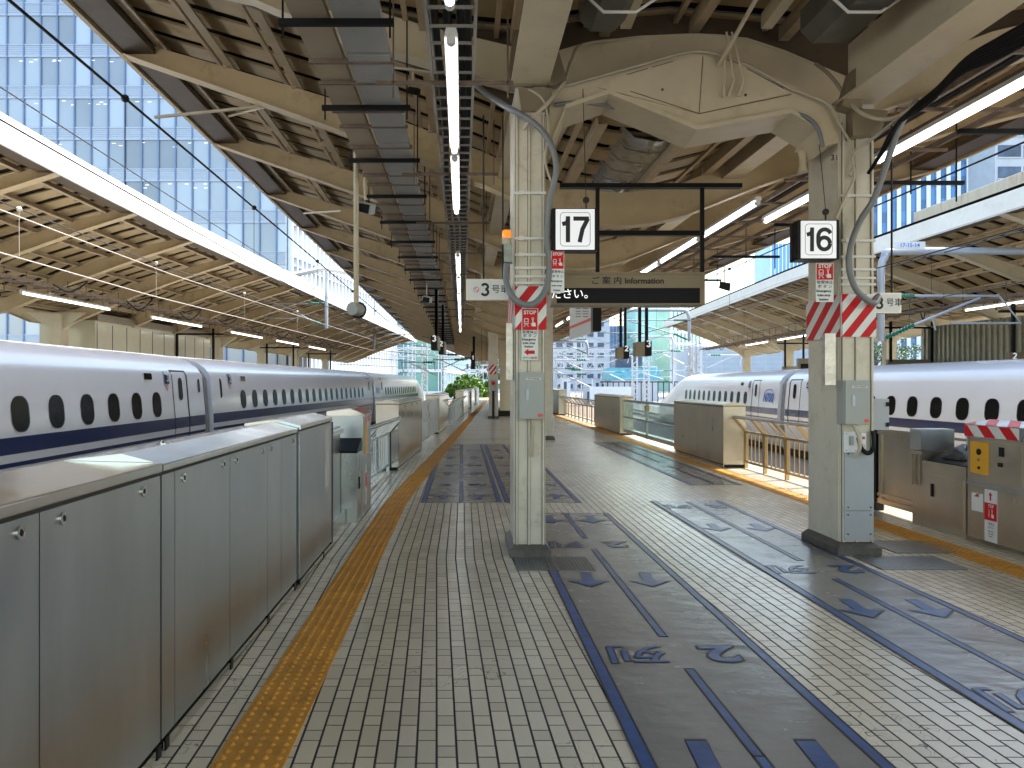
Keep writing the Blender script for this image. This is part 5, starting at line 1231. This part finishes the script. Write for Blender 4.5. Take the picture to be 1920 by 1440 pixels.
# left bracket hanging from a white beam at the ochre canopy
x, y, z = at(612, 615, 38); bracket('catenary bracket with green insulators hanging before the ochre canopy', x, y, z, at(0, 512, 38)[2], -1, 2.6, hoop=False)
t = thing('support_beam', 'white bent beam carrying the left catenary bracket', 'beam', at(560, 515, 38))
b = MB(); b.tube([at(514, 523, 38), at(608, 503, 38), at(660, 512, 38), at(750, 560, 38)], .14, 6, False); part('beam', b, white_paint, t)
x, y, z = at(702, 655, 62); bracket('grey catenary bracket left of the hanging departure boards', x, y, z, at(0, 560, 62)[2], 1, 3.0, hoop=False)
x, y, z = at(575, 640, 60); bracket('small catenary bracket over the end of the left train', x, y, z, z + 4, 1, 3.0, hoop=False)
x, y, z = at(1652, 640, 20.5); bracket('big blue-grey curved catenary post behind the right column', x, y, z, at(0, 500, 20.5)[2], 1, 3.2)
x, y, z = at(1292, 640, 44); bracket('curved catenary post in front of the far right canopy end', x, y, z, at(0, 595, 44)[2], -1, 4.2)
x, y, z = at(1102, 665, 60); bracket('thin curved catenary post right of the central column', x, y, z, at(0, 650, 60)[2], -1, 3.0)
x, y, z = at(1262, 720, 70); bracket('distant catenary post with a green insulator, beside the right train nose', x, y, z, at(0, 640, 70)[2], -1, 4.0)
x, y, z = at(1300, 715, 85); bracket('farther catenary post behind the right train nose', x, y, z, at(0, 650, 85)[2], -1, 3.5, hoop=False)
b = MB(); text(b, '17-15-14', at(1706, 460, 20.2), .15, 'front', .01); q = at(1706, 460, 20.25); b2 = MB(); b2.box(q[0] - .42, q[0] + .42, 20.25, 20.29, q[2] - .10, q[2] + .10)
t = thing('small_number_plate', 'small white number plate reading 17-15-14 above the curved post', 'number plate', q); part('plate', b2, white_plastic, t); part('lettering', b, ink_blue, t)

def lattice(label, px, Y, py_top, w_=.55, py_base=None, white=True):
    x = (px - 960) / F * Y; z1 = at(0, py_top, Y)[2]
    t = thing('lattice_mast', label, 'lattice mast', (x, Y, -1.2), 'white lattice masts')
    b = MB()
    for dx in (-w_ / 2, w_ / 2):
        for dy in (-w_ / 2, w_ / 2): b.bar((x + dx, Y + dy, -1.2), (x + dx, Y + dy, z1), .10, .10)
    part('legs', b, mast_white, t)
    b = MB(); z = -1.2; k = 1
    while z < z1 - w_:
        for dy in (-w_ / 2, w_ / 2): b.bar((x - k * w_ / 2, Y + dy, z), (x + k * w_ / 2, Y + dy, z + w_ * .9), .05, .05)
        b.bar((x - w_ / 2, Y - k * w_ / 2, z), (x - w_ / 2, Y + k * w_ / 2, z + w_ * .9), .05, .05)
        k = -k; z += w_ * .9
    part('lacing', b, mast_white, t); return t
for i, (px, Y, py, lab) in enumerate(((1085, 95, 640, 'lattice mast just right of the central column'), (1190, 85, 668, 'lattice mast below the departure board 2'), (1212, 80, 665, 'lattice mast below the departure board 3'),
        (1262, 110, 645, 'lattice mast by the right train nose'), (1310, 105, 640, 'lattice mast above the right train roof'), (740, 105, 655, 'lattice mast left of the teal tower edge'), (769, 90, 640, 'lattice mast in front of the teal tower'),
        (796, 80, 645, 'lattice mast at the nose of the left train'), (832, 115, 655, 'lattice mast beside the green bushes'), (902, 120, 660, 'lattice mast behind the green bushes'), (1048, 120, 655, 'lattice mast closest to the central column, far off'),
        (1298, 62, 650, 'nearer lattice mast left of the far right canopy'))):
    lattice(lab, px, Y, py, .7 if Y > 90 else .55)
def truss(label, px0, px1, py, Y, h=1.0):
    x0 = (px0 - 960) / F * Y; x1 = (px1 - 960) / F * Y; z = at(0, py, Y)[2]
    t = thing('gantry_truss', label, 'gantry', ((x0 + x1) / 2, Y, z), 'white gantry trusses')
    b = MB()
    for dy in (-.3, .3):
        for dz in (0, h): b.bar((x0, Y + dy, z + dz), (x1, Y + dy, z + dz), .12, .12)
    part('chords', b, mast_white, t)
    b = MB(); x = x0; k = 0
    while x < x1 - h * .6: b.bar((x, Y - .3, z + (h if k else 0)), (x + h * .6, Y - .3, z + (0 if k else h)), .07, .07); k = 1 - k; x += h * .6
    part('lacing', b, mast_white, t)
truss('long white gantry truss across the tracks right of the central column', 1036, 1200, 667, 95, .8)
truss('white gantry truss above the right train nose', 1250, 1400, 650, 105, 1.1)
truss('white gantry truss in front of the teal tower', 735, 860, 668, 100, 1.0)
truss('second lower gantry truss right of the central column', 1036, 1140, 690, 130, .9)
truss('white gantry truss right above the left train roof', 560, 760, 672, 112, 1.0)
rr = random.Random(11)
for i in range(26):
    Y = rr.choice([70, 85, 100, 125]); pxa = rr.uniform(1045, 1330) if i % 3 else rr.uniform(745, 900); py = rr.uniform(655, 705); s = rr.choice([-1, 1])
    t = thing('line_bracket', 'small distant insulated bracket number %s among the masts' % ords[i % 10] if False else 'small distant bracket arm with green insulator among the masts', 'catenary bracket', at(pxa, py, Y), 'distant bracket arms')
    a = Vector(at(pxa, py, Y)); b = MB(); b.tube([a, a + Vector((s * 3.2, 0, 0))], .06, 6); b.tube([a + Vector((0, 0, -1.2)), a + Vector((s * 2.6, 0, 0))], .05, 6); b.tube([a + Vector((s * 3.2, 0, .1)), a + Vector((s * 3.0, 0, -1.0))], .05, 6); part('arm', b, mast_grey if i % 2 else mast_white, t)
    b = MB(); insulator(b, a + Vector((s * .3, 0, 0)), a + Vector((s * 1.2, 0, 0)), .12, 4); part('insulator', b, green_ins, t)
for i in range(12):
    z = 3.2 + i * .55; x0 = -14 + i * .6
    wire('distant overhead wire crossing the yard', [(x0 + i * 1.1, 60, z), (x0 + 10 + i * 2.2, 130, z + .6)], .03, wire_mat)

# ================================================================ buildings
def pane_mat(name, col, cw, fh, x0, z0, rough=.08, metal=.35, amt=.35):
    m = bpy.data.materials.new(name); m.use_nodes = True; t = m.node_tree; N = t.nodes; L = t.links; p = N['Principled BSDF']
    g = N.new('ShaderNodeNewGeometry'); mp = N.new('ShaderNodeMapping'); L.new(g.outputs['Position'], mp.inputs[0])
    mp.inputs['Location'].default_value = (-x0 / cw, 0, -z0 / fh); mp.inputs['Scale'].default_value = (1 / cw, .02, 1 / fh)
    fl = N.new('ShaderNodeVectorMath'); fl.operation = 'FLOOR'; L.new(mp.outputs[0], fl.inputs[0]); wn = N.new('ShaderNodeTexWhiteNoise'); L.new(fl.outputs[0], wn.inputs[0])
    nz = N.new('ShaderNodeTexNoise'); nz.inputs['Scale'].default_value = .07; nz.inputs['Detail'].default_value = 4; L.new(g.outputs['Position'], nz.inputs[0])
    ad = N.new('ShaderNodeMath'); ad.operation = 'MULTIPLY_ADD'; L.new(wn.outputs[0], ad.inputs[0]); ad.inputs[1].default_value = amt; ad.inputs[2].default_value = .35
    a2 = N.new('ShaderNodeMath'); L.new(ad.outputs[0], a2.inputs[0]); L.new(nz.outputs[0], a2.inputs[1])
    cc = N.new('ShaderNodeCombineColor')
    for i in range(3):
        mu = N.new('ShaderNodeMath'); mu.operation = 'MULTIPLY'; mu.inputs[1].default_value = col[i]; L.new(a2.outputs[0], mu.inputs[0]); L.new(mu.outputs[0], cc.inputs[i])
    L.new(cc.outputs[0], p.inputs['Base Color']); p.inputs['Metallic'].default_value = metal; p.inputs['Roughness'].default_value = rough; p.inputs['Specular IOR Level'].default_value = .8
    bp = N.new('ShaderNodeBump'); bp.inputs['Strength'].default_value = .15; n2 = N.new('ShaderNodeTexNoise'); n2.inputs['Scale'].default_value = .6; L.new(g.outputs['Position'], n2.inputs[0]); L.new(n2.outputs[0], bp.inputs['Height']); L.new(bp.outputs[0], p.inputs['Normal'])
    return m
glassL = pane_mat('tower_glass', (.24, .28, .33), 1.69, 4.16, -62.5, 2.36 - 4.16, .1, .15, .8)
spandrel = mat('tower_spandrel', (.36, .42, .52), .35, .3, var=.05)
mull = mat('tower_mullion', (.14, .21, .36), .4, .3, var=.05)
teal_glass = pane_mat('teal_glass', (.14, .34, .35), 1.9, 3.6, -21.5, 0, amt=.6)
white_fin = mat('white_fin', (.72, .76, .82), .4, .1, var=.04)
blue_glass = pane_mat('blue_glass', (.12, .18, .30), 1.5, 3.8, 36, 0, .15, .3, .4)
fin_glass = pane_mat('fin_tower_glass', (.05, .13, .29), 1.7, 2.1, 68, 0, .12, .4, .7)
white_wall = mat('office_white', (.62, .66, .72), .6, var=.05)
dark_win = mat('office_window', (.05, .08, .14), .12, .1, var=.5, scale=.3)
grey_wall = mat('grey_cladding', (.38, .43, .50), .6, var=.08, scale=.6)
lights_on = mat('ceiling_light', (1, 1, 1), .5, var=0, emit=(1, 1, 1), estr=.35)
def facade(label, P0, P1, z0, z1, fh, cw, sp, mg, ms, mm, D=20, fin=.12, find=.18, hline=True, name='office_tower', louvre=False, zoff=0, spread=1.0):
    P0 = Vector((*P0, 0)); P1 = Vector((*P1, 0)); d = (P1 - P0); L_ = d.length; d.normalize(); n = Vector((d.y, -d.x, 0))
    if n.y > 0 and abs(n.y) > .3: n = -n
    elif abs(n.y) <= .3 and n.dot(Vector((0, 0, 0)) - P0) < 0: n = -n
    t = thing(name, label, 'building', tuple(P0 + d * L_ / 2 - n * D / 2 + Vector((0, 0, z0))))
    def bx(b, a0, a1, n0, n1, h0, h1):
        p = [P0 + d * a0 + n * n0, P0 + d * a1 + n * n0, P0 + d * a1 + n * n1, P0 + d * a0 + n * n1]
        b.hexa([(q.x, q.y, h0) for q in p] + [(q.x, q.y, h1) for q in p])
    b = MB(); bx(b, 0, L_, -D, 0, z0, z1); part('glass_wall', b, mg, t)
    b = MB(); a = 0
    while a <= L_ + .01: bx(b, a - fin / 2, a + fin / 2, .0, find, z0, z1); a += cw
    part('mullions', b, mm, t)
    b = MB(); z = z0 + zoff
    while z < z1 - sp:
        if sp > 0: bx(b, 0, L_, .0, .06, z, z + sp)
        if louvre:
            for k in range(5): bx(b, 0, L_, .06, .10, z + sp * (k + .3) / 5.4, z + sp * (k + .65) / 5.4)
        if hline: bx(b, 0, L_, 0, find * .8, z - .06, z + .06); bx(b, 0, L_, 0, find * .8, z + sp - .06, z + sp + .06)
        z += fh
    part('spandrels', b, ms, t)
    return t, bx
t, bx = facade('huge blue glass office tower behind the left canopies', (-62.5, 75), (-22.7, 75), -1, 62, 4.16, 1.69, 1.18, glassL, spandrel, mull, 25, .13, .16, louvre=True, zoff=2.18)
b = MB(); rr = random.Random(5)
for f in (4, 5, 6, 7):
    for i in range(24):
        x = -58 + rr.random() * 34; zc = -1 + 2.18 + 4.16 * f + 1.18 + 2.2 + rr.random() * .5; b.box(x, x + .35, 74.96, 74.99, zc, zc + .035)
part('ceiling_light', b, lights_on, t)
t, bx = facade('slim side wing of the blue tower with vertical white fins', (-22.6, 75.5), (-18.2, 116), -1, 62, 4.16, 1.25, .9, glassL, spandrel, white_fin, 12, .25, .5, louvre=False, zoff=2.18, name='fin_clad_building')
t, bx = facade('teal glass building left of the far column', (-21.5, 122), (-11.4, 122), -1, 45, 3.6, 1.9, .35, teal_glass, white_fin, white_fin, 20, .12, .2, zoff=1, name='glass_building')
t, bx = facade('pale teal corner block beside the teal glass building', (-11.3, 123), (-10.0, 160), -1, 20, 3.6, 4, .5, teal_glass, white_fin, white_fin, 6, .2, .3, zoff=1, name='glass_building')
def office(label, x0, x1, Y, z0, z1, fh, ww, wh, gap, mw=None):
    t = thing('office_block', label, 'building', ((x0 + x1) / 2, Y + 10, z0))
    b = MB(); b.box(x0, x1, Y, Y + 20, z0, z1); part('wall', b, mw or white_wall, t)
    b = MB(); c = MB(); z = z0 + 1
    while z + wh < z1:
        x = x0 + gap
        while x + ww < x1: c.box(x, x + ww, Y - .05, Y + .02, z, z + wh); b.box(x - .1, x + ww + .1, Y - .25, Y, z - .2, z); x += ww + gap
        z += fh
    part('windows', c, dark_win, t, ); part('sills', b, mw or white_wall, t)
office('white office block with rows of dark windows behind the bushes', -30, 4, 250, -1, 60, 3.3, 1.5, 1.7, .7)
office('plain pale block far right of the central column', 14, 34, 260, -1, 30, 3.6, 2.2, 1.6, 1.4, grey_wall)
facade('tall blue-grey tower pair in the centre distance, left half', (36, 340), (41, 340), -1, 29 + 0, 3.6, 1.4, .4, blue_glass, spandrel, white_fin, 20, .4, .5, name='distant_tower')
facade('wide blue-grey ribbed tower in the centre distance', (41.5, 340), (58, 340), -1, 28, 3.8, 1.5, .0, blue_glass, spandrel, mull, 25, .45, .5, hline=False, name='distant_tower')
facade('lower ribbed tower left in the centre distance', (22, 360), (37, 360), -1, 22, 3.8, 1.7, .0, blue_glass, spandrel, white_fin, 20, .5, .5, hline=False, name='distant_tower')
facade('dark slab building under the red crane', (102, 350), (112, 350), -1, 21, 3.8, 2.5, .4, grey_wall, spandrel, mull, 20, .4, .4, name='distant_tower')
facade('grey clad long building behind the right tracks', (36, 150), (75, 150), -1, 9, 1.0, 3.0, .05, grey_wall, white_wall, white_wall, 20, .06, .05, hline=False, name='clad_building')
facade('pale green curved-front glass tower by the far right canopy', (53, 250), (66, 262), -1, 28, 4.0, 2.2, .5, mat('pale_green_glass', (.22, .42, .42), .1, .4, var=.2, scale=.1), white_fin, white_fin, 20, .2, .4, name='glass_tower')
facade('slender blue glass tower left of the right column', (104, 300), (122, 300), -1, 58, 3.8, 1.5, .0, mat('sky_glass', (.14, .32, .62), .1, .4, var=.15, scale=.1), spandrel, white_fin, 20, .3, .4, hline=False, name='glass_tower')
t, bx = facade('tall blue tower with vertical white fins behind the right canopy', (68, 150), (113, 138), -1, 66, 4.2, 1.75, .0, fin_glass, white_fin, white_fin, 25, .72, .6, hline=False, name='fin_clad_tower')
office('grey balcony wing at the right end of the finned tower', 88, 104, 136, -1, 62, 3.9, 4.2, 2.2, .5, grey_wall)
# shed with cyan banner, fences
t = thing('yard_shed', 'low yard building with a cyan tarpaulin band beneath the departure boards', 'shed', (18, 110, -1))
b = MB(); b.box(14.6, 21.5, 110, 118, -1, 2.2); part('wall', b, grey_wall, t)
b = MB(); b.box(14.3, 21.8, 109.9, 118.1, 2.2, 4.0); part('tarpaulin', b, mat('cyan_tarp', (.10, .36, .48), .5, var=.4, scale=.8), t)
b = MB(); b.box(15.5, 19.5, 112, 117, 4.0, 6.2); part('upper_room', b, dark_win, t)
b = MB()
for i in range(14): b.box(12.0 + i * .75, 12.12 + i * .75, 100, 100.1, -1, 1.9)
b.box(11.8, 22.2, 100, 100.1, 1.8, 1.95); tag(part('yard_fence', b, dark_metal), 'black barred fence in the yard below the cyan band', 'fence')
b = MB(); b.box(10, 15.5, 96, 96.3, -1, 1.25); tag(part('yard_wall', b, white_wall), 'low pale wall in the yard behind the right housings', 'wall')
for i, (x, w2, h2, Y) in enumerate(((9.5, 1.2, 1.2, 98), (12.8, 1.5, 2.4, 118), (23, 2, 1.6, 92), (26.5, 3, 2.2, 105), (31, 3.5, 2.8, 120), (8.2, 1.6, 2.6, 125))):
    t = thing('equipment_cabinet', '%s pale equipment hut in the yard counted from the nearest column side' % ords[i], 'equipment hut', (x, Y, -1.2), 'equipment huts in the yard')
    b = MB(); b.box(x, x + w2, Y, Y + 2, -1.2, h2); part('body', b, white_wall if i % 2 else grey_wall, t); b = MB(); b.box(x - .1, x + w2 + .1, Y - .1, Y + 2.1, h2, h2 + .12); part('roof', b, mast_grey, t)
    b = MB(); b.box(x + w2 * .3, x + w2 * .6, Y - .04, Y, -1.0, h2 - .6); part('door', b, dark_win, t)
# crane
t = thing('tower_crane', 'far red and white lattice crane mast under the bright sky', 'crane', (70, 360, 20))
b = MB(); c = MB(); x = (1239 - 960) / F * 360
for i in range(14):
    z = 20 + i * 1.8; k = b if (i // 2) % 2 == 0 else c
    for dx in (-.9, .9): k.bar((x + dx, 360, z), (x + dx, 360, z + 1.8), .25, .25)
    k.bar((x - .9, 360, z), (x + .9, 360, z + 1.8), .18, .18); k.bar((x + .9, 360, z), (x - .9, 360, z + 1.8), .18, .18)
part('red_section', b, red, t); part('white_section', c, mast_white, t)

# ================================================================ trees
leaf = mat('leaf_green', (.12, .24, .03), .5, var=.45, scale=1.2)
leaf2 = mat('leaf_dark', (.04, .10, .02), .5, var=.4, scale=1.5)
bark = mat('bark', (.08, .06, .04), .8, var=.3)
def tree(label, x, y, zb, rx, rz, n, seed, m1, name='leafy_bush', grp='green bushes beyond the platform end'):
    rr = random.Random(seed); t = thing(name, label, 'tree', (x, y, -1.2), grp)
    b = MB(); b.tube([(x, y, -1.2), (x + .1, y, zb - rz * .4), (x, y, zb + rz * .5)], [.16, .12, .04], 8)
    for i in range(7): a = rr.random() * 6.28; b.tube([(x, y, zb - rz * .4), (x + math.cos(a) * rx * .5, y + math.sin(a) * rx * .5, zb + rr.random() * rz * .6)], [.07, .02], 6)
    part('trunk', b, bark, t)
    b = MB(); cl = []
    for i in range(26):
        a = rr.random() * 6.28; q = rr.random() ** .5; cl.append((x + math.cos(a) * rx * q, y + math.sin(a) * rx * q * .8, zb + (rr.random() - .5) * rz * 2.0 * (1.2 - .8 * q), .25 + rr.random() * .3))
    for i in range(n):
        c = rr.choice(cl); v = Vector((rr.gauss(0, 1), rr.gauss(0, 1), rr.gauss(0, .8))).normalized() * c[3] * rx * .55 * (.6 + .5 * rr.random())
        p = Vector(c[:3]) + v; s = .10 + rr.random() * .09; d1 = Vector((rr.gauss(0, 1), rr.gauss(0, 1), rr.gauss(0, .5))).normalized(); d2 = d1.cross(Vector((rr.gauss(0, 1), rr.gauss(0, 1), 1))).normalized()
        b.add([tuple(p - d1 * s), tuple(p + d2 * s * .6), tuple(p + d1 * s), tuple(p - d2 * s * .6)], [[0, 1, 2, 3]])
    part('crown', b, m1, t)
for i, (px, rx, rz, dy, lab) in enumerate(((851, 1.1, 1.0, 0, 'leftmost of the bright green bushes beyond the platform end'), (866, 1.4, 1.5, 1.5, 'second bright green bush from the left beyond the platform end'), (880, 1.5, 1.6, -1, 'third bright green bush from the left beyond the platform end'), (895, 1.4, 1.3, 1, 'fourth bright green bush from the left beyond the platform end'), (912, 1.2, 1.8, 2, 'rightmost bush touching the far column'))):
    Y = 88 + dy; x = (px - 960) / F * Y; tree(lab, x, Y, 1.0 + .25 * (i % 2), rx, rz * 1.15, 4200, 20 + i, leaf)
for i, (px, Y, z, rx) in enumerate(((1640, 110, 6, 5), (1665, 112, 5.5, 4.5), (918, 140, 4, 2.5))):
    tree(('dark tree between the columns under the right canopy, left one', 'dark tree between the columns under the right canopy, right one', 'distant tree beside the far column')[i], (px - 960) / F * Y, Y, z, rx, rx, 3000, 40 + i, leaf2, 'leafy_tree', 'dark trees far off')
